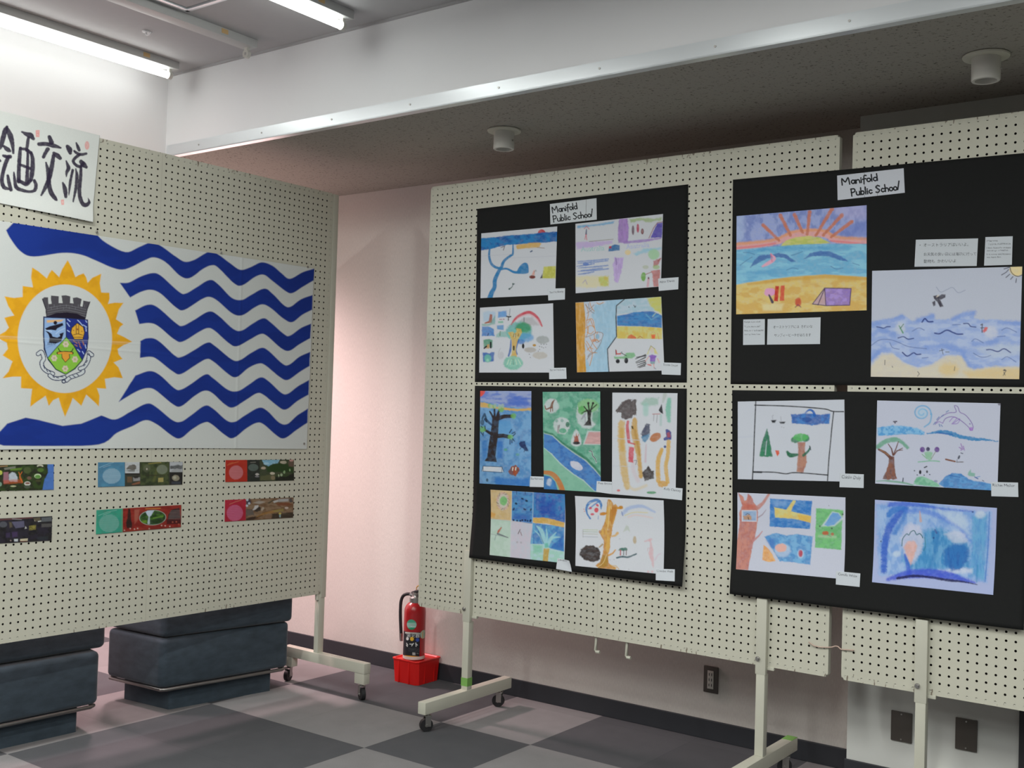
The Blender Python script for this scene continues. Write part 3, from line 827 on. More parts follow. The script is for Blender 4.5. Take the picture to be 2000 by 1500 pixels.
def art_cross(P):
    P.f((108, 166, 206), [(105, 545), (300, 530), (540, 490), (530, 515), (400, 540), (250, 555), (110, 574)], .9, 10, 0, 8)
    P.f((150, 114, 184), [(596, 470), (690, 462), (706, 560), (700, 720), (690, 742), (584, 747), (580, 600)], .92, 8, 0, 8, (175, 140, 205), (18, 80))
    P.f((186, 160, 214), [(85, 742), (520, 720), (520, 752), (300, 792), (98, 818)], .75, 12, 0, 10)
    P.f((152, 122, 190), [(640, 730), (900, 705), (1092, 680), (1088, 700), (900, 737), (650, 757)], .85, 8, 0, 6)
    P.l((205, 110, 115), [(186, 580), (214, 552), (245, 584)], 8); P.l((68, 78, 110), [(212, 582), (208, 645)], [6, 18]); P.l((205, 90, 110), [(207, 650), (193, 704)], 8, .8); P.l((205, 90, 110), [(207, 650), (216, 710)], 10, .8)
    P.f((150, 176, 108), [(722, 470), (860, 450), (1000, 465), (1095, 448), (1092, 478), (930, 505), (860, 482), (735, 505)], .75, 12, 0, 12)
    P.e((118, 100, 112), 758, 598, 15, 56); P.e((178, 70, 95), 815, 575, 15, 52); P.e((108, 52, 60), 868, 612, 17, 34); P.e((170, 130, 130), 868, 612, 7, 18)
    P.f((84, 74, 166), [(965, 685), (1042, 520), (1104, 510), (1096, 682)], 1, 6, 0, 4, (105, 95, 180)); P.l((140, 70, 95), [(945, 690), (1000, 570), (1045, 510), (1105, 500)], 8)
    P.l((120, 112, 90), [(245, 730), (400, 715), (525, 703)], 7, .8)
    P.f((40, 106, 162), [(478, 795), (545, 765), (602, 772), (600, 834), (470, 846)], .95, 6, 0, 4); P.f((175, 50, 70), [(478, 785), (505, 782), (505, 808), (476, 812)])
    P.t((130, 190, 190), 'Australia', (150, 848), (425, 835), 60, .75); P.t((160, 172, 222), 'Australia', (680, 820), (950, 795), 55, .7)
    for k, (x0, x1, y) in enumerate(((110, 470, 945), (115, 460, 965), (100, 300, 1000), (120, 465, 1020), (150, 400, 1050), (110, 470, 1060), (120, 300, 1095))):
        P.l((98, 130, 192), [(x0, y+20), ((x0+x1)/2, y+8), (x1, y-10)], [10, 16, 14], .8, 6, 4, 4)
    P.e((92, 125, 192), 205, 995, 36, 20, .9)
    P.f((218, 206, 142), [(85, 1140), (300, 1132), (475, 1140), (465, 1250), (250, 1275), (80, 1262)], .6, 16, 0, 14); P.f((182, 192, 90), [(350, 1150), (470, 1140), (465, 1250), (380, 1250)], .8, 14, 0, 14, (205, 180, 90))
    P.l((150, 140, 190), [(170, 1215), (200, 1180), (220, 1230)], 10, .6)
    P.f((172, 140, 206), [(545, 920), (642, 920), (640, 1000), (612, 1110), (582, 1205), (560, 1212), (540, 1180), (522, 1000)], .8, 10, 0, 10, (198, 178, 224), (14, 60)); P.l((120, 95, 165), [(556, 925), (566, 1000)], 12, .7)
    P.e((226, 202, 136), 697, 858, 34, 30, .8, 8); P.f((140, 194, 214), [(770, 870), (900, 815), (1088, 800), (1085, 822), (930, 852), (800, 895)], .8, 14, 0, 12)
    P.e((158, 200, 160), 1002, 880, 66, 62, .9, 10, 6)
    P.f((172, 94, 96), [(996, 960), (1084, 926), (1062, 1000), (1000, 1022)], .85, 8, 0, 8); P.f((176, 100, 96), [(970, 1076), (1078, 1058), (1064, 1256), (1000, 1254), (986, 1110)], .85, 8, 0, 8, (200, 140, 140))
    P.l((150, 85, 80), [(1050, 960), (1085, 925)], 8); P.l((150, 90, 85), [(900, 1118), (975, 1088)], 8); P.e((112, 166, 80), 880, 1142, 28, 52, .95, 6, 5); P.e((150, 180, 110), 1030, 1030, 40, 26, .7); P.e((170, 180, 150), 905, 1030, 36, 22, .6)
    P.l((205, 130, 150), [(940, 1170), (930, 1255)], 26, .6); P.e((90, 40, 55), 940, 1158, 9, 14)
drawing('drawing parted by a purple cross with small holiday scenes', CB, [(83, 523), (1110, 407), (1085, 1258), (85, 1338)], art_cross, seed=3)

def art_rainbow(P):
    P.f((150, 186, 214), [(200, 250), (300, 230), (400, 240), (390, 420), (200, 400)], .6, 20, 0, 14)
    P.f((162, 86, 56), [(308, 280), (345, 286), (342, 420), (240, 430), (228, 415), (288, 392)], .95, 6); P.l((162, 86, 56), [(290, 410), (225, 428)], 14)
    P.f((100, 160, 150), [(178, 440), (300, 440), (390, 300), (392, 440), (260, 470), (180, 470)], .7, 12, 0, 8)
    P.f((60, 130, 202), [(442, 240), (575, 225), (578, 320), (440, 335)], .85, 12, 0, 8, (110, 165, 215)); P.t((150, 30, 62), 'from', (448, 376), (540, 374), 28); P.f((110, 180, 150), [(440, 395), (520, 390), (525, 425), (440, 425)], .8, 8)
    P.f((56, 116, 188), [(178, 485), (270, 478), (370, 520), (380, 630), (180, 635)], .9, 10, 0, 8, (90, 150, 205)); P.l((40, 60, 110), [(270, 630), (285, 595)], 14)
    P.f((76, 140, 196), [(420, 465), (530, 455), (530, 540), (425, 525)], .85, 10); P.f((110, 175, 165), [(410, 610), (480, 560), (580, 560), (580, 650), (405, 655)], .7, 14, 0, 8); P.l((90, 110, 80), [(475, 560), (470, 630)], 12)
    P.f((72, 142, 112), [(200, 700), (290, 685), (350, 700), (345, 820), (205, 820)], .9, 10, 0, 6); P.f((190, 150, 100), [(240, 840), (265, 770), (300, 770), (300, 840)], .9); P.l((25, 25, 30), [(215, 835), (250, 805)], 24); P.l((25, 25, 30), [(320, 740), (322, 825)], 26)
    P.f((42, 96, 172), [(188, 900), (250, 905), (300, 925), (330, 895), (378, 900), (370, 1050), (200, 1060)], .92, 10, 0, 6); P.e((110, 185, 165), 272, 1000, 58, 66, .9, 14); P.e((165, 215, 190), 270, 1030, 22, 24, .7, 10)
    P.l((130, 140, 150), [(636, 195), (625, 300)], 14, .8); P.l((28, 30, 36), [(580, 316), (620, 326), (645, 318)], 20); P.l((28, 30, 36), [(612, 320), (606, 380)], 14)
    P.f((165, 160, 165), [(760, 400), (860, 330), (1000, 330), (1110, 460), (960, 470)], .6, 24, 0, 14)
    P.l((196, 64, 80), [(655, 452), (720, 355), (810, 290), (930, 250), (1020, 282), (1100, 362), (1155, 475)], [22, 34, 42, 48, 46, 36, 22], .95, 8, 5); P.l((225, 130, 140), [(690, 430), (770, 345), (930, 290), (1050, 350), (1130, 460)], 9, .7, 6, 5)
    P.e((86, 166, 166), 780, 560, 215, 150, .85, 24, 22, 0, (120, 190, 180), (60, 60)); P.e((56, 142, 90), 850, 500, 130, 84, .85, 20, 16); P.e((80, 150, 205), 900, 660, 116, 70, .75, 22, 14); P.e((60, 120, 190), 815, 730, 60, 40, .8, 16)
    P.l((40, 92, 165), [(650, 700), (640, 860), (610, 960)], [16, 34, 26], .9, 7, 4); P.l((50, 105, 175), [(765, 700), (728, 850), (748, 930)], [44, 30, 24], .9, 7, 4)
    P.f((202, 166, 88), [(600, 580), (690, 565), (700, 600), (740, 570), (735, 510), (815, 520), (830, 580), (762, 700), (740, 780), (730, 860), (746, 960), (722, 1032), (618, 1032), (662, 930), (668, 860), (660, 700), (640, 650)], .95, 7, 0, 6, (196, 186, 130), (40, 60))
    for a in ([(690, 650), (700, 600)], [(715, 650), (722, 600)], [(765, 640), (778, 600)]): P.l((90, 85, 60), a, 12, .8)
    P.l((225, 225, 200), [(704, 660), (712, 610)], 8)
    P.e((110, 182, 160), 685, 1075, 158, 112, .9, 16, 16, 0, (150, 200, 185), (40, 40))
    for x in (620, 655, 690, 725, 770): P.l((215, 225, 200) if x != 690 else (90, 120, 90), [(x, 1020), (x+(x-690)*.5, 1100)], 10, .7)
    P.e((26, 24, 24), 696, 832, 15, 42); P.e((30, 28, 28), 848, 800, 20, 40); P.l((30, 30, 30), [(848, 750), (848, 850)], 5); P.l((40, 90, 90), [(862, 335), (862, 405)], 9)
    P.e((158, 164, 166), 1165, 700, 104, 66, .9, 12, 12); P.e((172, 168, 164), 962, 862, 98, 44, .9, 12, 10); P.e((184, 180, 174), 1122, 950, 120, 60, .9, 14, 12); P.e((180, 140, 72), 1030, 786, 28, 20)
    P.dots((95, 95, 105), [(1140, 770), (1185, 772), (1228, 772), (1115, 805), (1150, 815), (1180, 828), (1215, 818), (1095, 880), (950, 932), (965, 985), (1115, 855)], 8, .8)
    P.l((172, 172, 178), [(480, 835), (455, 880), (440, 960), (470, 1010)], 12, .6); P.e((178, 180, 186), 495, 950, 40, 60, .6, 14)
drawing('drawing of a tree with an owl hollow under a red rainbow', CC, [(145, 175), (1335, 103), (1352, 1232), (132, 1232)], art_rainbow, seed=5)

def art_split(P):
    P.f((146, 188, 214), [(100, 165), (860, 110), (740, 215), (735, 700), (600, 880), (622, 1240), (250, 1245), (240, 400)], .9, 10, 0, 0, (166, 200, 222), (30, 90))
    P.f((196, 202, 214), [(250, 160), (580, 140), (560, 180), (410, 195), (380, 300), (350, 360), (410, 470), (420, 600), (545, 640), (500, 760), (420, 900), (330, 1140), (262, 1000)], .85, 12, 0, 10)
    P.f((206, 155, 66), [(105, 165), (240, 158), (268, 500), (250, 760), (272, 1242), (130, 1245), (118, 600)], .97, 8, 0, 6, (190, 138, 52), (30, 120))
    for k, a in enumerate(([(270, 190), (310, 330), (280, 470), (300, 620), (270, 700)], [(310, 180), (330, 260), (395, 200)], [(280, 440), (370, 420), (405, 560), (420, 640)], [(270, 560), (340, 520), (400, 545)], [(270, 700), (330, 680), (395, 650), (440, 620), (530, 640), (520, 720), (480, 830), (400, 930), (330, 980), (290, 1040)], [(280, 760), (340, 860), (370, 970), (330, 1140)], [(400, 650), (410, 720), (480, 770)], [(340, 860), (390, 760), (430, 750)], [(270, 800), (310, 890), (350, 930)], [(310, 540), (300, 640)], [(265, 200), (300, 240), (350, 300), (395, 330)], [(330, 160), (350, 230), (400, 300)], [(440, 170), (480, 190), (540, 165)], [(285, 330), (330, 300), (370, 270)], [(300, 480), (340, 430), (370, 500), (400, 560)], [(290, 620), (340, 650), (390, 610)], [(400, 720), (440, 780), (500, 740)], [(330, 700), (380, 800), (440, 880)], [(290, 900), (330, 860), (380, 880)], [(300, 1000), (340, 950), (420, 930)], [(450, 620), (430, 700), (460, 760)], [(380, 940), (440, 940)])):
        P.l(((196, 140, 76), (140, 130, 130))[k % 3 == 1], a, 11, .9, 4, 4)
    P.e((205, 130, 70), 395, 750, 34, 22, .8); P.e((110, 170, 200), 450, 690, 30, 40, .7, 10)
    P.f((156, 190, 206), [(860, 112), (1433, 70), (1437, 300), (1200, 290), (1000, 318), (752, 345), (745, 225)], .9, 12, 0, 0, (186, 200, 214), (60, 30))
    P.f((198, 196, 88), [(1215, 95), (1440, 70), (1440, 345), (1330, 280), (1255, 200)], .9, 18, 0, 12); P.l((40, 45, 60), [(1010, 205), (1028, 240), (1040, 215)], 9); P.dots((60, 70, 90), [(935, 235)], 9)
    P.f((34, 106, 176), [(752, 370), (900, 345), (1000, 318), (1200, 298), (1310, 300), (1442, 365), (1442, 555), (1100, 532), (752, 522)], .95, 9, 0, 5, (70, 140, 196), (70, 22)); P.l((190, 210, 170), [(1300, 380), (1345, 330)], 14, .7); P.l((120, 180, 205), [(1200, 350), (1280, 430), (1400, 360)], 22, .5)
    P.f((204, 196, 104), [(750, 532), (1100, 534), (1445, 558), (1447, 728), (750, 718)], .92, 7, 0, 0, (206, 178, 84), (50, 80))
    P.f((205, 96, 72), [(908, 718), (922, 680), (970, 655), (1045, 700), (1045, 722)], .9, 7); P.l((180, 100, 80), [(1068, 715), (1105, 685), (1152, 715)], 9); P.f((222, 92, 62), [(1275, 660), (1345, 655), (1335, 722), (1290, 722)], .9, 7); P.l((205, 150, 120), [(1270, 650), (1310, 610), (1350, 650)], 7, .7); P.l((215, 120, 90), [(1375, 640), (1395, 730)], 12, .6)
    P.f((105, 172, 114), [(705, 1000), (850, 1000), (890, 945), (1010, 935), (1035, 980), (990, 1025), (710, 1035)], .85, 9, 0, 6); P.e((28, 28, 34), 763, 1070, 31, 34); P.e((28, 28, 34), 893, 1060, 30, 44)
    P.l((190, 48, 45), [(735, 905), (742, 958), (802, 955)], 20); P.l((45, 45, 50), [(730, 890), (735, 975)], 7); P.l((70, 75, 80), [(805, 940), (825, 925), (830, 955), (808, 945)], 7); P.l((45, 50, 55), [(830, 950), (895, 985)], 10)
    for a in ([(1035, 1035), (1190, 970)], [(1050, 1010), (1195, 985)], [(1040, 1085), (1190, 1010)], [(1045, 1100), (1180, 1060)], [(1060, 1130), (1190, 1085)], [(1070, 1160), (1195, 1110)], [(1090, 1170), (1180, 1140)]): P.l((26, 26, 30), a, [10, 19], .95, 4)
    P.f((206, 200, 108), [(1205, 965), (1275, 825), (1335, 875), (1388, 965), (1330, 950), (1320, 890), (1250, 900), (1235, 960)], .8, 8, 0, 6); P.e((205, 195, 200), 1288, 900, 28, 46, 1); P.l((130, 120, 120), [(1240, 905), (1272, 830), (1335, 880)], 6)
    P.f((130, 84, 182), [(1235, 990), (1290, 965), (1362, 988), (1342, 1030), (1340, 1075), (1260, 1075), (1262, 1010)], .95, 5); P.f((86, 142, 148), [(1262, 1075), (1338, 1075), (1330, 1115), (1270, 1115)], .8)
    for a in ([(1280, 1110), (1240, 1130)], [(1315, 1110), (1325, 1180)], [(1375, 1030), (1400, 1090)], [(1240, 1000), (1190, 1070)]): P.l((215, 140, 130), a, 12, .75)
    P.l((200, 70, 70), [(1225, 1120), (1275, 1135)], 16, .8); P.e((205, 180, 195), 1400, 1080, 16, 20, .7); P.l((130, 140, 160), [(1325, 1170), (1350, 1190)], 10)
    P.l((34, 46, 56), [(862, 116), (742, 214), (735, 400), (743, 690), (604, 882), (612, 1050), (626, 1230)], 15, 1, 4, 0)
drawing('drawing with an orange trunk at left, a tractor and a girl in purple', CD, [(110, 165), (1433, 75), (1482, 1215), (133, 1243)], art_split, seed=7)

def art_gum(P):
    P.f((70, 132, 188), [(90, 60), (830, 60), (830, 1400), (90, 1400)], .95, 4, 0, 0, (120, 166, 206), (60, 80))
    P.f((150, 162, 200), [(110, 80), (810, 80), (805, 330), (620, 310), (480, 300), (250, 250), (120, 225)], 1, 8, 0, 8, (95, 122, 196), (90, 28)); P.f((70, 105, 192), [(480, 200), (600, 160), (740, 180), (770, 270), (620, 290), (500, 270)], .8, 18, 0, 12)
    P.f((206, 166, 84), [(120, 235), (250, 265), (330, 300), (480, 318), (620, 330), (810, 318), (810, 352), (620, 362), (430, 346), (330, 330), (125, 312)], .95, 8, 0, 8)
    P.f((216, 76, 45), [(110, 85), (192, 90), (180, 125), (150, 160), (120, 172)], .95, 6, 0, 6)
    P.f((90, 150, 200), [(360, 500), (520, 480), (560, 660), (370, 660)], .8, 14); P.f((40, 110, 185), [(140, 760), (225, 740), (200, 1000), (150, 1020)], .7, 18); P.f((40, 105, 185), [(340, 750), (430, 760), (420, 990), (345, 1000)], .7, 18)
    K = (48, 40, 41)
    P.f(K, [(300, 420), (330, 440), (350, 380), (385, 400), (372, 500), (362, 640), (356, 720), (341, 820), (326, 960), (346, 1042), (178, 1026), (216, 970), (236, 800), (260, 650), (276, 520), (282, 450)], 1, 5, 0, 3)
    for a, w in (([(350, 460), (440, 432), (545, 428)], [62, 52, 44]), ([(250, 366), (300, 450)], [18, 34]), ([(312, 340), (314, 440)], 25), ([(372, 350), (345, 440)], [24, 36]), ([(180, 610), (275, 665)], [28, 44]), ([(320, 695), (430, 688), (505, 705)], [60, 52, 50])): P.l(K, a, w)
    P.l((38, 55, 90), [(190, 470), (240, 515), (275, 545)], [40, 30, 24], .9)
    for x, y, r in ((565, 425, 36), (400, 335, 40), (155, 600, 44), (525, 705, 36), (250, 290, 26), (310, 300, 26)): P.e((112, 172, 92), x, y, r, r, .85, 10, 8)
    for x, y in ((320, 290), (265, 300), (380, 300), (420, 290)): P.e((165, 185, 170), x, y, 22, 30, .7, 8)
    for a in ([(512, 650), (540, 605)], [(545, 660), (585, 640)], [(560, 690), (590, 660)], [(555, 730), (575, 760)], [(520, 740), (518, 800)], [(545, 745), (545, 780)], [(130, 640), (150, 670)], [(185, 560), (190, 600)], [(165, 650), (160, 690)], [(135, 560), (150, 580)]): P.l((28, 40, 70), a, 14, .9)
    P.l((30, 45, 60), [(150, 460), (180, 400), (195, 440), (205, 500)], 26, .8); P.e((30, 40, 50), 150, 510, 26, 40, .7)
    P.f((30, 40, 86), [(640, 795), (660, 765), (715, 760), (725, 800), (765, 892), (730, 895), (690, 860), (655, 830)], .95, 7, 0, 6); P.l((35, 45, 85), [(665, 850), (650, 870)], 8); P.l((35, 45, 85), [(715, 880), (705, 905)], 8)
    P.f((205, 210, 216), [(160, 1095), (410, 1106), (432, 1172), (148, 1162)], 1, 4); P.l((35, 45, 70), [(162, 1092), (412, 1104), (410, 1180), (158, 1160), (162, 1092)], 7); P.l((35, 45, 70), [(412, 1104), (436, 1172)], 5); P.l((35, 45, 70), [(162, 1092), (140, 1160)], 5)
    P.f((120, 66, 42), [(498, 1162), (540, 1100), (592, 1078), (636, 1120), (648, 1155), (592, 1228), (512, 1202)], .95, 7, 0, 6, (165, 85, 45)); P.l((220, 220, 210), [(553, 1150), (558, 1115)], 14); P.l((220, 220, 210), [(592, 1145), (598, 1110)], 14); P.l((160, 66, 40), [(570, 1190), (578, 1110)], 14)
    P.f((44, 112, 190), [(320, 1235), (500, 1260), (780, 1255), (780, 1370), (320, 1345)], .8, 22, 0, 14); P.e((90, 160, 130), 460, 875, 24, 16, .8); P.e((35, 60, 80), 215, 1280, 16, 22, .8); P.e((100, 160, 130), 620, 940, 26, 18, .6)
drawing('tall drawing of a black tree on blue with an orange beach line', CE, [(122, 92), (803, 95), (800, 1365), (112, 1325)], art_gum, seed=11)

def art_green(P):
    P.f((80, 152, 126), [(930, 60), (1750, 60), (1750, 1480), (930, 1480)], .97, 4, 0, 0, (128, 184, 162), (70, 70))
    P.f((132, 182, 160), [(960, 870), (1080, 940), (1200, 1070), (1360, 1200), (1500, 1290), (1640, 1440), (960, 1420)], .8, 16)
    P.f((42, 112, 84), [(975, 625), (1090, 660), (1215, 770), (1390, 880), (1530, 970), (1650, 1080), (1728, 1180), (1728, 1260), (1600, 1130), (1380, 950), (1180, 810), (1060, 710), (975, 680)], .85, 14, 0, 8)
    P.f((190, 205, 210), [(970, 650), (1090, 682), (1210, 792), (1390, 922), (1530, 1012), (1650, 1132), (1740, 1245), (1740, 1455), (1640, 1432), (1490, 1290), (1350, 1202), (1190, 1072), (1070, 942), (970, 855)], .7, 8)
    P.f((52, 106, 178), [(970, 662), (1080, 694), (1200, 804), (1380, 934), (1520, 1024), (1640, 1144), (1740, 1258), (1740, 1445), (1645, 1420), (1500, 1278), (1360, 1190), (1200, 1060), (1080, 930), (970, 842)], .97, 6, 0, 4, (80, 134, 194), (60, 40))
    P.e((196, 198, 212), 1402, 1088, 94, 50, 1, 6, 6, 32)
    W = (196, 202, 206)
    P.e(W, 1072, 292, 96, 96, .9, 14, 12); P.l((122, 84, 66), [(1108, 215), (1085, 250), (1068, 310)], [14, 26, 34], 1, 4, 4); P.l((122, 84, 66), [(1050, 318), (1000, 335), (984, 290)], [22, 16, 12], 1, 4, 4); P.l((122, 84, 66), [(1084, 300), (1087, 362)], 11); P.l((122, 84, 66), [(1060, 320), (1058, 368)], 11)
    P.e(W, 1550, 400, 150, 200, .9, 16, 14); P.e((122, 180, 122), 1560, 290, 145, 92, .9, 10, 10); P.e((92, 165, 90), 1470, 350, 46, 56, .9, 10, 8); P.e((80, 150, 120), 1670, 440, 60, 90, .85, 16, 10)
    K = (42, 36, 35)
    P.f(K, [(1545, 355), (1606, 355), (1592, 450), (1604, 555), (1500, 552), (1555, 480)]); P.l(K, [(1575, 360), (1560, 260)], 20); P.l(K, [(1590, 355), (1625, 255)], 18); P.l(K, [(1590, 350), (1672, 275)], 16); P.l(K, [(1555, 365), (1505, 300)], 16); P.l(K, [(1550, 350), (1470, 390)], [24, 8]); P.dots(K, [(1562, 255), (1625, 255)], 16)
    P.l((150, 152, 165), [(1525, 390), (1500, 430), (1470, 470)], [20, 34, 14], .9); P.l((150, 152, 165), [(1520, 440), (1520, 520)], 14, .9)
    P.e(W, 1205, 555, 108, 116, .9, 14, 14); P.e((120, 160, 150), 1140, 490, 20, 22, .8); P.e((120, 160, 150), 1212, 488, 20, 22, .8); P.e((44, 110, 84), 1285, 540, 25, 36, .9); P.e((80, 160, 126), 1222, 622, 48, 34, .9); P.l((145, 140, 140), [(1165, 560), (1160, 640)], 30, .8); P.l((90, 80, 90), [(1180, 545), (1170, 580)], 9, .8)
    P.f(W, [(1398, 600), (1450, 680), (1470, 800), (1400, 832), (1330, 800), (1350, 690)], .92, 10, 2); P.f((152, 72, 52), [(1368, 772), (1380, 710), (1400, 680), (1425, 700), (1438, 775)], .95, 6); P.e((34, 30, 34), 1404, 786, 48, 20)
    for a in ([(1380, 720), (1372, 690)], [(1400, 690), (1402, 662)], [(1425, 700), (1432, 672)]): P.l((175, 80, 50), a, 8)
    P.f(W, [(1550, 620), (1735, 628), (1735, 812), (1490, 808)], .8, 6); P.f((192, 146, 146), [(1568, 640), (1735, 640), (1735, 800), (1510, 796)], .95, 5, 0, 0, (205, 165, 165), (80, 20))
    P.l(W, [(1575, 896), (1610, 900), (1622, 962), (1650, 990), (1668, 1045)], 20, .8, 4, 4); P.l((34, 40, 44), [(1575, 890), (1608, 898), (1620, 958), (1650, 988), (1668, 1040)], 9, 1, 3, 4)
    P.f((46, 106, 178), [(968, 1215), (1050, 1232), (1120, 1300), (1155, 1420), (968, 1405)], .95, 7); P.e((190, 200, 214), 1042, 1308, 36, 52, .9, 12, 8); P.e((80, 140, 195), 1080, 1340, 30, 50, .6, 14)
    P.l((188, 116, 62), [(965, 1175), (1060, 1190), (1132, 1245), (1190, 1345), (1222, 1440)], [46, 60, 66, 70, 74], .97, 6, 5)
drawing('tall green drawing with a diagonal blue river and an orange arch', CE, [(953, 105), (1720, 100), (1728, 1445), (970, 1400)], art_green, seed=13, off=O_DRAW+.0003)

def art_totem(P):
    P.f((74, 64, 64), [(332, 325), (400, 230), (490, 182), (578, 190), (582, 350), (522, 412), (440, 432), (393, 412), (402, 355)], .95, 8, 0, 16, (104, 96, 98), (18, 40)); P.l((200, 203, 214), [(520, 205), (545, 185)], 14, .6)
    for a in ([(330, 332), (440, 215)], [(345, 352), (470, 200)], [(560, 190), (575, 380)], [(540, 370), (570, 340)]): P.l((80, 70, 70), a, 10, .8)
    P.l((200, 168, 100), [(400, 480), (398, 700), (415, 900), (430, 1050), (470, 1260)], [80, 90, 84, 90, 66], .85, 14, 4, 12); P.l((196, 158, 76), [(400, 560), (408, 800)], 50, .7, 16)
    P.l((192, 150, 60), [(560, 440), (558, 600), (592, 750), (612, 900), (636, 1130)], [60, 84, 76, 56, 50], .88, 12, 4, 10); P.l((172, 128, 48), [(560, 560), (600, 760), (620, 860)], 30, .6, 12)
    P.l((206, 190, 150), [(470, 1230), (560, 1290), (700, 1240)], 34, .6, 14, 4); P.l((200, 182, 190), [(540, 960), (545, 1060), (600, 1180)], 50, .5, 18, 4); P.l((90, 80, 90), [(552, 935), (585, 930), (572, 985)], 9, .7)
    P.l((192, 84, 94), [(478, 460), (470, 520), (478, 600), (488, 705)], [30, 36, 40, 36], .95, 6, 3); P.l((192, 84, 94), [(490, 715), (560, 735)], 18, .9, 6); P.f((196, 74, 90), [(490, 765), (552, 775), (540, 960), (482, 950)], .95, 7, 0, 6); P.f((34, 28, 28), [(515, 515), (540, 512), (545, 548), (535, 552)])
    P.f((150, 182, 170), [(630, 235), (700, 165), (850, 170), (850, 250), (760, 270), (650, 260)], .8, 16, 0, 16); P.l((150, 195, 185), [(695, 260), (695, 360)], 66, .7, 18); P.l((112, 182, 160), [(982, 190), (970, 320), (978, 450)], [50, 66, 40], .85, 14, 3, 8); P.l((170, 180, 175), [(930, 130), (905, 220)], [50, 24], .7, 12)
    P.f((24, 24, 30), [(852, 322), (890, 243), (908, 366), (880, 352)]); P.l((180, 120, 125), [(780, 368), (872, 365)], 12, .8); P.l((110, 110, 120), [(795, 370), (790, 450)], 7, .7); P.l((110, 115, 120), [(835, 380), (828, 470)], 8, .7); P.l((150, 185, 180), [(880, 380), (878, 500)], 26, .6, 12)
    P.f((60, 64, 90), [(636, 610), (675, 530), (705, 478), (748, 492), (745, 600), (690, 640), (650, 650)], .92, 8, 0, 10); P.f((62, 124, 164), [(640, 645), (745, 605), (730, 660), (685, 712), (655, 695)], .85, 9, 0, 8)
    P.e((176, 106, 54), 812, 650, 74, 46, .92, 8, 6, -32)
    P.f((30, 50, 132), [(935, 560), (965, 548), (1005, 590), (1008, 680), (920, 690), (912, 665), (945, 640)], .95, 7, 0, 6); P.f((168, 84, 90), [(950, 600), (985, 580), (1000, 650), (960, 655)], .85, 8); P.e((30, 60, 130), 930, 766, 16, 16)
    P.l((204, 160, 70), [(892, 800), (852, 900), (842, 1020), (850, 1185)], [44, 54, 50, 54], .92, 8, 4, 6); P.l((204, 164, 80), [(975, 705), (962, 880), (940, 1000), (962, 1200)], [50, 46, 48, 44], .9, 8, 4, 6); P.e((200, 152, 66), 902, 1222, 62, 42, .9, 8, 6)
    P.f((58, 48, 46), [(652, 1080), (735, 998), (762, 1055), (796, 1060), (792, 1150), (742, 1165), (682, 1188)], .95, 7, 0, 8); P.l((195, 160, 172), [(700, 740), (690, 950)], [14, 24], .6, 10)
    P.e((70, 142, 94), 765, 1326, 58, 16, .9, 6, 4); P.e((205, 80, 80), 362, 1300, 20, 13, .9); P.l((190, 196, 208), [(290, 660), (640, 690)], 12, .6); P.l((188, 194, 206), [(290, 1000), (600, 1010)], 12, .5)
drawing('tall white drawing with a black scribble over red and yellow stripes', CF, [(287, 105), (1083, 112), (1058, 1410), (282, 1345)], art_totem, seed=17, off=O_DRAW+.0006)

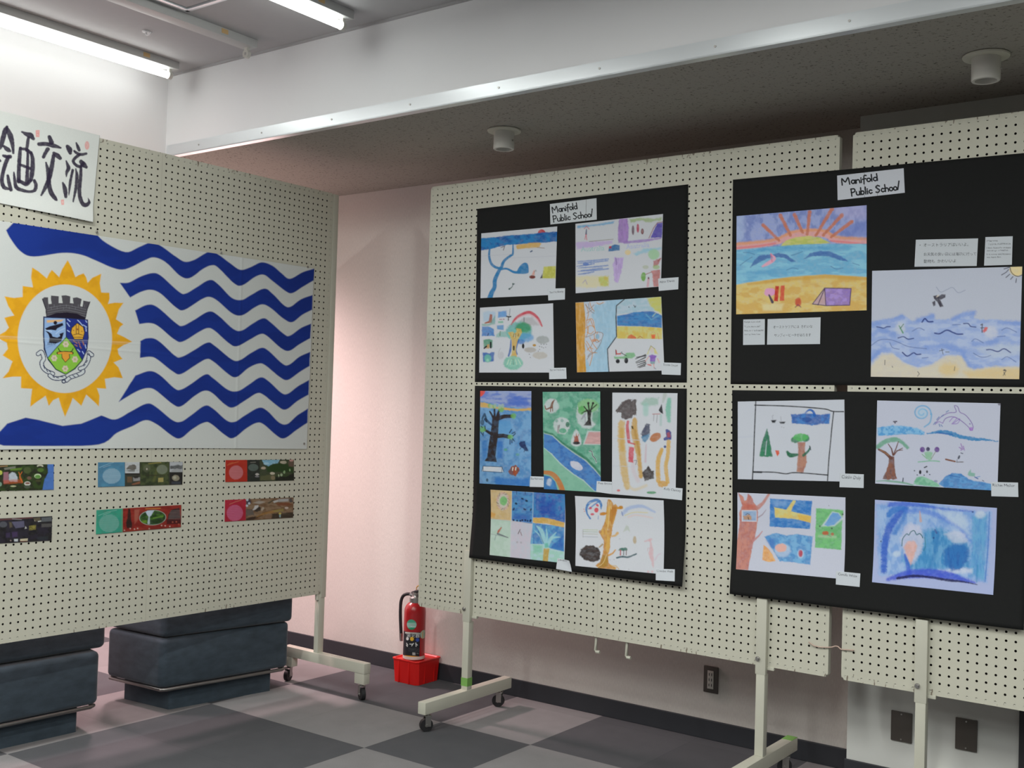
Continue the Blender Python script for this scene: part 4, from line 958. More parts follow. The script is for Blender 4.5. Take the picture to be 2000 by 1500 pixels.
def art_six(P):
    P.f((196, 168, 114), [(350, 110), (712, 150), (700, 605), (345, 575)], .95, 6, 0, 0, (205, 182, 136), (40, 60)); P.f((206, 150, 66), [(375, 470), (460, 500), (440, 560), (375, 550)], .8, 16, 0, 8)
    P.e((196, 196, 188), 570, 310, 96, 140, .85, 14, 10)
    for k in range(16):
        a = k*math.pi/8; P.l(((178, 120, 112), (130, 105, 95), (205, 150, 150))[k % 3], [(572+80*math.cos(a), 305+112*math.sin(a)), (572+98*math.cos(a+.25), 305+135*math.sin(a+.25))], 17, .75, 7)
    P.e((110, 178, 112), 580, 302, 56, 68, .95, 8, 8, 0, (130, 190, 120))
    P.f((44, 110, 176), [(712, 145), (1045, 175), (1028, 655), (706, 605)], .95, 6, 0, 0, (84, 150, 196), (70, 40)); P.f((36, 80, 168), [(740, 480), (1000, 520), (1000, 600), (720, 580)], .6, 30)
    for x, y, w, h in ((870, 268, 22, 12), (935, 300, 22, 14), (775, 345, 20, 14), (905, 432, 26, 14), (735, 430, 12, 26), (1000, 440, 10, 22)): P.e((22, 32, 60), x, y, w, h, .95, 5, 4, 25)
    P.dots((18, 30, 70), [(735, 600), (790, 606), (840, 610), (870, 600), (915, 600), (950, 610), (990, 615), (1000, 600)], 14); P.l((30, 50, 90), [(780, 150), (782, 200)], 9); P.l((30, 50, 90), [(915, 165), (918, 200)], 9)
    P.f((30, 88, 168), [(1048, 165), (1535, 190), (1528, 640), (1200, 565), (1036, 560)], .97, 6, 0, 0, (64, 132, 186), (50, 60)); P.f((22, 62, 160), [(1120, 300), (1380, 290), (1400, 520), (1150, 520)], .6, 40)
    P.f((168, 198, 178), [(350, 580), (692, 612), (684, 1200), (345, 1150)], .85, 8, 0, 0, (186, 206, 196), (60, 60)); P.l((150, 165, 160), [(380, 810), (650, 870)], 16, .6); P.l((176, 82, 54), [(548, 710), (505, 770), (488, 800)], [12, 36, 14], .9); P.l((90, 95, 105), [(490, 810), (650, 868)], [30, 10], .85); P.l((110, 130, 140), [(465, 830), (442, 905)], 9, .8)
    P.f((192, 186, 200), [(690, 615), (1025, 655), (1000, 965), (1012, 1215), (682, 1185)], .9, 8, 0, 0, (186, 192, 204), (40, 60)); P.l((90, 66, 66), [(835, 745), (805, 810)], 12, .9); P.l((120, 96, 96), [(842, 780), (860, 835)], 12, .8); P.dots((160, 158, 166), [(790, 940), (850, 945)], 16, .7)
    P.f((50, 118, 182), [(1030, 640), (1515, 700), (1512, 1085), (1300, 1035), (1190, 970), (995, 965)], .95, 6, 0, 0, (100, 170, 205), (50, 70)); P.f((26, 84, 172), [(1360, 960), (1500, 840), (1512, 1080), (1310, 1030)], .7, 18)
    P.f((162, 202, 204), [(995, 965), (1190, 975), (1300, 1040), (1515, 1090), (1520, 1280), (995, 1225)], .85, 9, 0, 0, (150, 200, 180), (70, 50)); P.f((110, 185, 150), [(1030, 985), (1180, 990), (1180, 1100), (1050, 1100)], .6, 26)
    for a, w in (([(1220, 1020), (1210, 900), (1160, 760), (1090, 690)], [20, 50, 60, 14]), ([(1250, 1010), (1290, 900), (1390, 790)], [16, 40, 14]), ([(1270, 1010), (1330, 880), (1450, 860)], [14, 36, 10]), ([(1210, 1010), (1150, 850), (1060, 760)], [12, 24, 10]), ([(1235, 1000), (1250, 860), (1240, 730)], [14, 30, 10])): P.l((158, 204, 208), a, w, .85, 8, 4)
    P.l((30, 70, 120), [(1115, 760), (1150, 850), (1200, 960)], 9, .7, 4, 3); P.f((100, 180, 160), [(1215, 960), (1260, 950), (1280, 1020), (1215, 1030)], .8, 10)
    P.f((192, 164, 92), [(1200, 1035), (1285, 1040), (1262, 1250), (1185, 1245)], .95, 7, 0, 4, (180, 150, 76), (30, 60))
    P.f((206, 166, 76), [(1036, 568), (1200, 560), (1350, 590), (1518, 640), (1512, 712), (1400, 690), (1250, 655), (1036, 640)], .95, 8, 0, 6, (192, 156, 84))
    P.l((150, 150, 150), [(378, 580), (1020, 655)], 6, .6); P.l((190, 215, 225), [(1035, 180), (1015, 1200)], 8, .5); P.l((205, 215, 215), [(706, 150), (684, 1190)], 7, .5)
drawing('drawing of six painted squares with a wreath and a palm', CG, [(378, 130), (1525, 200), (1517, 1264), (365, 1138)], art_six, seed=19)

def art_trunk(P):
    P.f((188, 132, 54), [(575, 195), (620, 190), (648, 235), (662, 268), (690, 258), (722, 300), (705, 400), (672, 500), (652, 560), (634, 700), (612, 800), (612, 900), (582, 1000), (592, 1120), (640, 1160), (706, 1190), (690, 1218), (440, 1202), (398, 1160), (470, 1100), (512, 950), (520, 800), (462, 690), (500, 600), (548, 480), (562, 300)], .96, 8, 0, 8, (206, 168, 90), (24, 110))
    P.f((176, 112, 38), [(640, 300), (715, 300), (680, 460), (640, 540), (600, 500), (600, 400)], .7, 16); P.f((150, 115, 40), [(500, 1010), (575, 1000), (580, 1160), (520, 1190), (440, 1190)], .7, 18)
    for a in ([(590, 220), (600, 400), (575, 640)], [(620, 230), (630, 330)], [(560, 1000), (510, 1120), (430, 1180)]): P.l((226, 206, 150), a, 9, .7, 4, 3)
    P.l((190, 126, 48), [(480, 405), (555, 395)], [40, 26], .95, 7); P.e((192, 130, 52), 512, 400, 38, 24, .95, 6, 5); P.l((196, 140, 56), [(715, 320), (770, 310)], [26, 44]); P.e((186, 130, 50), 772, 308, 32, 26, .95, 6, 4)
    P.l((205, 160, 80), [(640, 730), (690, 720), (720, 685)], [24, 28, 40], .85, 8); P.l((200, 144, 62), [(590, 1010), (650, 980), (690, 930)], [30, 24, 18], .9); P.l((150, 120, 60), [(455, 890), (500, 850)], [20, 26], .8); P.e((170, 112, 62), 465, 665, 20, 24, .8)
    P.l((198, 158, 76), [(620, 1160), (700, 1165), (740, 1210)], 12, .8)
    P.f((42, 34, 34), [(170, 1000), (185, 920), (260, 865), (360, 868), (440, 905), (470, 960), (455, 1070), (375, 1108), (240, 1080), (190, 1040)], .97, 9, 0, 14, (66, 54, 50), (60, 18)); P.l((90, 74, 66), [(230, 905), (330, 890)], 22, .5)
    P.l((50, 116, 182), [(318, 470), (272, 390), (270, 300), (320, 230), (420, 200), (475, 250), (480, 330)], [24, 26, 34, 40, 44, 36, 16], .92, 6, 5, 6); P.l((60, 125, 190), [(300, 330), (390, 260), (460, 215)], 20, .8, 6); P.l((190, 205, 222), [(300, 250), (330, 235)], 14, .6)
    P.e((206, 72, 84), 412, 348, 30, 36, .95, 6, 6); P.e((200, 60, 84), 325, 318, 20, 18, .9); P.e((200, 60, 84), 425, 278, 24, 16, .9, 5, 5, 40); P.e((200, 60, 84), 352, 408, 28, 16, .9); P.dots((205, 90, 100), [(228, 335), (236, 365)], 8, .7); P.l((70, 120, 180), [(440, 430), (436, 480)], 9, .7)
    for y, c in ((640, (168, 186, 140)), (668, (150, 170, 140)), (700, (165, 170, 150)), (742, (150, 158, 170))): P.l(c, [(215, y-6), (430, y)], 9, .8)
    P.l((140, 140, 145), [(215, 640), (215, 745)], 8, .7)
    P.l((150, 172, 212), [(795, 400), (900, 315), (1080, 292), (1270, 375)], [50, 52, 44, 26], .75, 14, 6, 8); P.l((110, 120, 170), [(782, 370), (798, 430)], 12, .8); P.l((206, 196, 140), [(830, 425), (960, 380), (1160, 385)], 16, .7, 6, 4); P.l((215, 185, 178), [(880, 450), (1000, 420), (1230, 460)], 24, .5, 12, 4)
    P.f((178, 188, 178), [(800, 670), (850, 565), (885, 590), (905, 672), (870, 640), (840, 650)], .8, 10); P.e((176, 156, 122), 972, 785, 26, 56, .85, 9, 6)
    P.f((52, 106, 92), [(728, 940), (760, 905), (835, 895), (866, 905), (866, 935), (800, 945)], .95, 6, 0, 4)
    for x, c in ((765, (176, 90, 100)), (812, (40, 40, 45)), (850, (90, 50, 50))): P.l(c, [(x, 935), (x-2, 1005)], 18 if x == 765 else 10, .9)
    P.l((44, 80, 90), [(712, 1045), (790, 1030), (880, 1035), (995, 988)], [22, 26, 26, 20], .95, 6, 4, 4)
    P.l((206, 166, 172), [(1190, 790), (1205, 830), (1215, 920), (1210, 990), (1230, 1080), (1245, 1180)], [34, 20, 52, 66, 44, 16], .75, 12, 4, 8); P.l((205, 170, 176), [(1120, 805), (1215, 775)], [20, 34], .7, 10); P.l((200, 170, 190), [(1270, 1080), (1310, 1010), (1350, 985)], 14, .6, 8, 4); P.l((196, 160, 170), [(1215, 900), (1165, 905), (1160, 945)], 10, .6)
    P.dots((205, 160, 165), [(1170, 1250), (1230, 1250)], 18, .6); P.dots((150, 150, 165), [(752, 768), (610, 1075), (670, 1072), (885, 1215)], 8, .6)
drawing('drawing of a golden tree trunk beside a big black blob', CH, [(97, 140), (1395, 205), (1395, 1290), (103, 1165)], art_trunk, seed=23)

def art_sunset(P):
    P.f((150, 164, 214), [(60, 380), (1300, 380), (1300, 820), (60, 860)], .95, 4, 0, 0, (112, 130, 192), (44, 70)); P.f((186, 178, 218), [(880, 430), (1290, 410), (1290, 560), (1100, 560)], .5, 50)
    P.f((110, 128, 196), [(1010, 690), (1120, 600), (1290, 560), (1290, 710), (1120, 710)], .7, 20, 0, 10); P.f((172, 190, 224), [(60, 520), (160, 520), (150, 740), (60, 760)], .7, 30)
    P.l((222, 164, 160), [(60, 808), (300, 785), (470, 752), (600, 698), (740, 678), (900, 690), (1010, 745), (1300, 770)], [66, 60, 58, 70, 72, 66, 56, 60], .95, 9, 5, 6); P.l((216, 152, 106), [(60, 782), (300, 760), (450, 735), (600, 672), (740, 655), (900, 660), (1000, 715), (1290, 735)], 26, .8, 10, 5, 6); P.l((216, 110, 120), [(60, 822), (300, 798), (440, 775)], 16, .7, 7); P.l((216, 110, 120), [(950, 752), (1100, 765), (1290, 785)], 16, .7, 7)
    P.f((202, 200, 112), [(480, 805), (540, 750), (620, 722), (740, 705), (850, 722), (945, 772), (740, 790)], .97, 7, 0, 4, (178, 190, 100), (60, 20))
    for a in ([(330, 608), (475, 748)], [(488, 520), (582, 702)], [(618, 512), (692, 676)], [(756, 488), (734, 692)], [(962, 458), (812, 704)], [(1052, 516), (880, 702)], [(1142, 576), (955, 716)]): P.l((196, 120, 92), a, [34, 24], .95, 6, 0, 5)
    P.f((106, 172, 208), [(60, 838), (480, 800), (740, 782), (1300, 778), (1300, 1100), (900, 1065), (600, 1085), (180, 1135), (60, 1155)], .97, 6, 0, 0, (140, 196, 218), (110, 26)); P.f((56, 140, 196), [(60, 845), (300, 825), (600, 800), (1000, 800), (900, 830), (500, 845)], .55, 22, 0, 14); P.f((80, 150, 200), [(100, 1050), (400, 1010), (700, 960), (600, 1040), (200, 1090)], .4, 22, 0, 14)
    P.f((70, 104, 168), [(212, 995), (250, 925), (300, 885), (380, 880), (470, 865), (540, 875), (625, 938), (590, 945), (520, 905), (430, 900), (370, 915), (300, 945)], .92, 7, 0, 5); P.f((70, 106, 172), [(698, 920), (760, 865), (850, 845), (940, 850), (1030, 885), (1112, 940), (1020, 925), (940, 895), (860, 888), (780, 895)], .92, 7, 0, 5)
    P.l((228, 164, 184), [(325, 985), (380, 955), (435, 915), (400, 870)], [16, 34, 26, 10], .95, 6, 3); P.l((210, 120, 150), [(412, 940), (402, 872)], 12, .8)
    for a in ([(120, 975), (180, 930), (230, 900)], [(150, 858), (200, 860), (250, 875)], [(545, 1020), (600, 1000), (650, 1010)], [(590, 885), (640, 870), (690, 850)], [(950, 985), (1000, 1010), (1060, 1000)], [(1150, 955), (1210, 975)]): P.l((76, 120, 170), a, 8, .7, 4, 4)
    P.f((212, 188, 112), [(60, 1160), (180, 1135), (600, 1080), (900, 1060), (1300, 1085), (1300, 1440), (60, 1440)], .97, 8, 0, 0, (204, 164, 88), (90, 50)); P.f((200, 152, 66), [(180, 1140), (600, 1085), (900, 1064), (1290, 1085), (1290, 1115), (900, 1095), (600, 1115), (190, 1160)], .7, 12)
    P.f((214, 204, 160), [(320, 1330), (520, 1325), (500, 1390), (330, 1390)], .8, 16)
    P.e((214, 152, 200), 393, 1222, 52, 38, .95, 7, 8); P.l((74, 66, 84), [(385, 1248), (415, 1312)], [14, 26]); P.f((186, 50, 44), [(442, 1165), (476, 1165), (466, 1306), (430, 1302)]); P.f((204, 80, 66), [(492, 1165), (528, 1158), (522, 1296), (482, 1302)], .95, 5, 0, 4)
    P.e((192, 82, 60), 652, 1312, 30, 40, .95, 7, 6); P.l((120, 60, 90), [(625, 1360), (650, 1335), (675, 1358)], 9, .8)
    P.f((176, 150, 186), [(778, 1332), (893, 1188), (905, 1345)], .7, 5); P.f((142, 118, 190), [(895, 1185), (1138, 1188), (1122, 1342), (905, 1346)], .97, 5, 0, 0, (170, 146, 208), (40, 30))
    P.l((64, 46, 88), [(893, 1184), (1136, 1188), (1122, 1340), (905, 1345), (893, 1184), (782, 1330), (905, 1345)], 8, .95); P.l((70, 50, 90), [(832, 1338), (893, 1190)], 8)
drawing('drawing of a sunrise over dolphins and a beach with a purple tent', RA, [(87, 525), (1278, 425), (1278, 1388), (83, 1425)], art_sunset, seen=WR, seed=29)

def art_waves(P):
    P.f((140, 164, 214), [(40, 892), (150, 868), (240, 858), (340, 818), (385, 850), (430, 880), (520, 848), (622, 812), (640, 862), (780, 858), (900, 800), (1002, 786), (996, 850), (1050, 862), (1200, 862), (1300, 882), (1445, 880), (1445, 1292), (1000, 1312), (940, 1290), (880, 1190), (740, 1186), (600, 1272), (480, 1304), (350, 1252), (240, 1160), (150, 1166), (40, 1250)], .9, 9, 0, 8, (176, 190, 218), (90, 40))
    for a in ([(70, 900), (250, 870), (340, 835)], [(480, 870), (615, 830)], [(800, 862), (920, 812), (995, 800)], [(1230, 890), (1430, 895)], [(70, 1000), (140, 960), (260, 1000)], [(60, 1230), (140, 1140), (220, 1140)], [(560, 1120), (740, 1110), (900, 1160)], [(900, 1200), (960, 1290), (1060, 1300)], [(990, 1085), (1100, 1085), (1200, 1060)]): P.l((104, 138, 208), a, 44, .55, 18, 4, 12)
    P.e((196, 200, 214), 1150, 980, 60, 60, .8, 22, 10); P.e((190, 198, 210), 320, 940, 44, 54, .8, 18, 8); P.f((184, 194, 208), [(1000, 1120), (1300, 1080), (1440, 1100), (1440, 1180), (1150, 1220)], .6, 26, 0, 14)
    P.f((214, 196, 150), [(40, 1300), (150, 1190), (250, 1180), (350, 1265), (480, 1315), (600, 1285), (740, 1200), (880, 1200), (940, 1300), (1000, 1325), (1200, 1290), (1440, 1300), (1440, 1430), (40, 1410)], .55, 18, 0, 10, (205, 200, 180), (90, 40)); P.e((212, 182, 108), 765, 1320, 90, 60, .6, 30, 14); P.f((212, 182, 112), [(900, 1340), (1150, 1310), (1430, 1310), (1430, 1420), (950, 1400)], .6, 26, 0, 12)
    P.e((222, 204, 152), 1388, 405, 68, 62, .98, 5, 4); P.l((44, 40, 66), [(1325, 385), (1335, 425), (1362, 455), (1400, 468), (1435, 455)], 7, 1, 3, 4)
    for a in ([(1270, 400), (1318, 385)], [(1248, 455), (1290, 430), (1312, 405)], [(1288, 478), (1322, 448)], [(1330, 495), (1352, 470)], [(1378, 525), (1384, 488)]): P.l((44, 40, 66), a, 7, 1, 3)
    K = (50, 44, 58)
    P.f(K, [(622, 648), (655, 640), (690, 690), (716, 742), (684, 750), (662, 705), (630, 672)], .95, 5); P.f(K, [(655, 660), (700, 632), (735, 634), (732, 660), (690, 682)], .95, 5); P.f(K, [(612, 705), (640, 688), (642, 732), (625, 742)], .9, 5); P.l((205, 195, 180), [(655, 655), (672, 640)], 9)
    P.l((136, 146, 172), [(650, 565), (690, 612), (745, 590), (800, 570), (850, 617), (916, 594)], 6, .8, 3, 5)
    N = (34, 50, 122)
    for a, w in (([(105, 930), (140, 936), (168, 942), (196, 930), (228, 928)], 9), ([(520, 886), (546, 854), (575, 882), (618, 882)], 12), ([(636, 988), (682, 992), (745, 960), (800, 980), (842, 996), (892, 996)], 12), ([(900, 900), (942, 900), (966, 926), (1012, 932)], 9), ([(1110, 1140), (1150, 1138), (1215, 1156), (1270, 1130), (1330, 1165)], 10), ([(340, 1164), (385, 1198), (440, 1168), (470, 1182), (508, 1180)], 11), ([(300, 1032), (350, 1020), (390, 1042), (442, 1036)], 9)): P.l(N, a, w, .95, 4, 4)
    for a in ([(975, 1062), (1010, 1040), (1080, 1076)], [(1250, 960), (1300, 940), (1385, 978)], [(990, 1170), (1050, 1204), (1105, 1206), (1148, 1190)], [(1250, 1230), (1300, 1204), (1380, 1252)], [(50, 1104), (130, 1050), (220, 1046), (300, 1070), (400, 1112), (560, 1130)], [(430, 970), (490, 940), (540, 960)], [(800, 912), (870, 908)], [(520, 1215), (575, 1210)], [(1210, 1020), (1280, 1015)], [(225, 1075), (250, 1120), (310, 1135)]): P.l((84, 104, 164), a, 7, .8, 4, 4)
    P.l((70, 140, 100), [(310, 920), (345, 985)], [8, 14], .9); P.l((60, 110, 80), [(320, 945), (350, 905)], 7); P.f((204, 100, 98), [(1075, 965), (1098, 930), (1122, 935), (1112, 965), (1085, 985)], .95, 6); P.l((60, 50, 60), [(1058, 912), (1072, 905), (1068, 945), (1070, 980)], 8); P.l((60, 50, 60), [(1056, 940), (1090, 938)], 6)
    for a in ([(680, 1150), (720, 1140)], [(700, 1130), (712, 1180)], [(735, 1160), (768, 1160)], [(480, 1340), (495, 1360), (478, 1382)], [(820, 1295), (815, 1330)], [(1262, 1330), (1290, 1330), (1262, 1375)], [(1268, 1345), (1280, 1372)], [(180, 1235), (178, 1278)], [(250, 1300), (246, 1290)]): P.l((56, 56, 74), a, 6, .85, 3)
    P.e((56, 56, 74), 1276, 1326, 11, 9, .8, 3)
drawing('drawing of pale blue waves with a small black bird and corner sun', RB, [(63, 417), (1437, 378), (1410, 1410), (50, 1387)], art_waves, seen=WR, seed=31, white=(182, 188, 203))

def art_frame(P):
    K = (26, 28, 34)
    for a in ([(234, 768), (228, 900), (222, 1050), (215, 1250), (206, 1410)], [(226, 797), (450, 803), (650, 815), (800, 829), (862, 848), (948, 850)], [(868, 850), (856, 950), (842, 1100), (828, 1250), (818, 1412)], [(212, 1341), (380, 1343), (480, 1356), (560, 1346), (820, 1366)]): P.l(K, a, 9, 1, 3, 4)
    P.l(K, [(215, 1341), (280, 1343)], 14)
    P.f((36, 86, 160), [(520, 870), (600, 872), (640, 862), (690, 868), (760, 876), (838, 866), (832, 948), (765, 950), (690, 964), (640, 952), (528, 946)], .95, 6, 0, 5, (70, 126, 190), (26, 26)); P.l((36, 92, 170), [(640, 856), (670, 836), (700, 848), (712, 880)], [9, 16, 18, 26], 1, 4, 4); P.e((22, 50, 130), 650, 915, 40, 20, .6)
    P.f(K, [(358, 920), (402, 918), (390, 940), (368, 940)]); P.f(K, [(424, 932), (476, 932), (464, 948), (434, 948)]); P.l((120, 125, 140), [(368, 885), (372, 912)], 5, .6); P.l((130, 130, 145), [(437, 890), (440, 925)], 5, .6); P.dots((150, 150, 160), [(445, 975), (462, 980), (375, 880)], 5, .6)
    P.f((34, 104, 76), [(325, 988), (338, 1030), (370, 1216), (320, 1216), (262, 1214), (286, 1095)], .97, 5, 0, 4, (50, 125, 90), (20, 60)); P.l((186, 192, 204), [(322, 1090), (312, 1200)], [5, 9], .9, 3)
    P.f((198, 80, 52), [(392, 1165), (422, 1166), (426, 1190), (410, 1214), (399, 1190)], .97, 4)
    P.f((152, 96, 76), [(574, 1100), (638, 1098), (630, 1160), (646, 1215), (648, 1262), (622, 1345), (566, 1338), (574, 1240), (580, 1170)], .92, 6, 0, 5, (172, 128, 108), (40, 60))
    P.e((44, 108, 76), 560, 1078, 42, 26, .95, 6, 6); P.e((44, 112, 80), 640, 1066, 30, 30, .95, 6, 5); P.e((86, 168, 96), 600, 1060, 62, 32, .95, 6, 7)
    P.l((36, 98, 70), [(490, 1178), (515, 1205), (572, 1200)], [20, 36, 20], 1, 5, 3); P.l((36, 98, 76), [(622, 1205), (660, 1172), (676, 1140)], [22, 16, 10], 1, 4, 3); P.l((50, 60, 70), [(672, 1130), (680, 1160)], 8)
    P.l((178, 184, 198), [(90, 1060), (210, 1050)], 14, .5)
drawing('white drawing with a black drawn frame, a green tent and a tree', RC, [(87, 768), (955, 752), (962, 1420), (87, 1400)], art_frame, seen=WR, seed=37)

def art_dolphin(P):
    P.f((110, 172, 212), [(150, 490), (300, 460), (450, 458), (650, 490), (750, 540), (745, 572), (480, 566), (160, 592)], .9, 10, 0, 10, (60, 134, 196), (30, 30)); P.l((90, 150, 195), [(380, 575), (560, 562), (740, 575)], 8, .7)
    P.l((40, 122, 176), [(780, 562), (950, 540), (1080, 560), (1200, 600), (1380, 630), (1500, 636), (1680, 660)], [14, 44, 56, 46, 40, 26, 8], .95, 7, 5, 10); P.l((40, 90, 165), [(900, 548), (1100, 572)], 18, .7)
    q = [(715+(22+t*7.4)*math.cos(t+.35), 300+(20+t*6.6)*math.sin(t+.35)) for t in np.linspace(0, 12.4, 70)]
    P.l((92, 156, 200), q, 17, .85, 6); P.l((96, 158, 200), [(q[-1][0], q[-1][1]), (835, 320), (815, 420), (745, 476)], 18, .85, 6, 4); P.e((150, 190, 215), 715, 300, 66, 66, .5, 18)
    V = (112, 84, 158)
    P.l(V, [(880, 445), (930, 372), (1000, 322), (1060, 298), (1145, 288), (1122, 212), (1165, 222), (1192, 290), (1260, 325), (1325, 400), (1358, 470), (1348, 520)], 9, .95, 4, 4); P.l(V, [(1330, 520), (1300, 478), (1230, 415), (1150, 362), (1080, 348), (1010, 372), (975, 430)], 9, .95, 4, 4); P.e((150, 100, 184), 1334, 502, 26, 24, .85); P.e(V, 1318, 438, 9, 8)
    for a in ([(1060, 410), (1110, 355), (1150, 370), (1090, 440)], [(1100, 440), (1190, 375), (1165, 430), (1110, 440)], [(975, 430), (930, 410), (900, 430)]): P.l((130, 95, 175), a, 9, .85, 4, 3)
    for a in ([(860, 445), (885, 415)], [(900, 385), (930, 350)], [(960, 345), (985, 325)], [(1020, 290), (1050, 270)], [(930, 440), (940, 470)], [(955, 450), (970, 470)]): P.l((80, 110, 165), a, 12, .8)
    P.l((96, 152, 126), [(160, 725), (250, 662), (370, 636), (450, 660), (530, 735)], [60, 56, 56, 46, 40], .9, 10, 5, 8)
    B = (100, 64, 56)
    P.f(B, [(300, 845), (365, 850), (368, 960), (380, 1060), (398, 1130), (350, 1140), (325, 1130), (300, 1142), (215, 1132), (262, 1040), (290, 950)], .95, 6, 0, 6, (136, 88, 70), (20, 80)); P.l(B, [(170, 760), (250, 800), (325, 870)], [26, 34, 40]); P.l((150, 110, 76), [(190, 762), (300, 835)], 9); P.l(B, [(350, 830), (330, 750), (288, 690)], [20, 16, 10]); P.l(B, [(355, 830), (390, 740), (418, 660)], [18, 14, 9]); P.l(B, [(360, 830), (400, 780), (470, 742)], [18, 14, 9]); P.l(B, [(395, 775), (470, 768)], 9)
    for x, c in ((720, (94, 58, 132)), (903, (96, 60, 134))): P.e(c, x, 762, 32, 34, .97, 5)
    P.e((44, 40, 78), 790, 756, 24, 26, .97, 5); P.f((126, 176, 140), [(740, 800), (790, 780), (850, 800), (835, 880), (810, 905), (770, 880)], .85, 10, 0, 8); P.l((120, 165, 130), [(715, 820), (770, 870)], 10); P.l((130, 140, 120), [(885, 790), (830, 880)], 9); P.l((104, 168, 134), [(668, 918), (740, 912), (800, 905), (880, 905), (935, 912)], 14, .85, 5, 3)
    P.l((118, 76, 60), [(1015, 885), (1130, 912)], 20); P.l((70, 55, 50), [(1150, 920), (1235, 918)], 9); P.e((44, 48, 66), 1180, 858, 13, 26, .95, 4, 0, 25); P.l((70, 80, 100), [(1160, 885), (1152, 918)], 6); P.l((80, 90, 110), [(1205, 805), (1228, 812)], 12)
    for a in ([(1185, 735), (1215, 752)], [(1205, 690), (1222, 740)], [(1235, 720), (1248, 770)], [(1205, 770), (1240, 750)]): P.l((140, 105, 170), a, 14, .8)
    P.e((26, 28, 38), 692, 1046, 15, 26); P.e((26, 28, 38), 778, 1040, 12, 17); P.dots((50, 60, 80), [(620, 1028), (812, 1076), (655, 1082), (742, 1084)], 8); P.l((40, 45, 60), [(745, 988), (775, 975)], 14); P.l((30, 40, 60), [(478, 1122), (472, 1168)], 13)
    P.l((96, 152, 122), [(140, 1160), (240, 1155), (330, 1162), (480, 1180), (600, 1210)], [10, 16, 24, 22, 16], .85, 7, 4); P.f((126, 182, 152), [(605, 1200), (645, 1115), (720, 1098), (800, 1130), (900, 1182), (955, 1232), (800, 1225)], .95, 8, 0, 6, (96, 160, 130), (50, 40))
    P.f((58, 120, 182), [(925, 1195), (1010, 1098), (1100, 1055), (1210, 1068), (1300, 1130), (1370, 1158), (1480, 1170), (1640, 1205), (1640, 1285), (1000, 1242)], .96, 7, 0, 6, (96, 152, 200), (60, 30)); P.l((40, 84, 160), [(1060, 1085), (1190, 1110)], 14, .6)
    P.f((106, 162, 142), [(1290, 1080), (1300, 1045), (1330, 1010), (1330, 1050), (1385, 1062), (1380, 1102), (1310, 1095)], .85, 7); P.l((60, 90, 150), [(1380, 1108), (1420, 1130)], 12); P.l((100, 140, 190), [(1400, 1110), (1445, 1100)], 9); P.l((60, 70, 100), [(1475, 1150), (1495, 1160)], 8); P.e((100, 110, 150), 888, 1160, 24, 14, .7)
    P.l((52, 46, 66), [(358, 410), (395, 408)], 16); P.dots((52, 46, 66), [(375, 425)], 9); P.e((72, 62, 80), 1690, 190, 20, 14, .8)
drawing('drawing of a purple outlined dolphin leaping above three purple flowers', RD, [(150, 143), (1705, 180), (1665, 1282), (125, 1190)], art_dolphin, seen=WR, seed=41, white=(180, 185, 202))

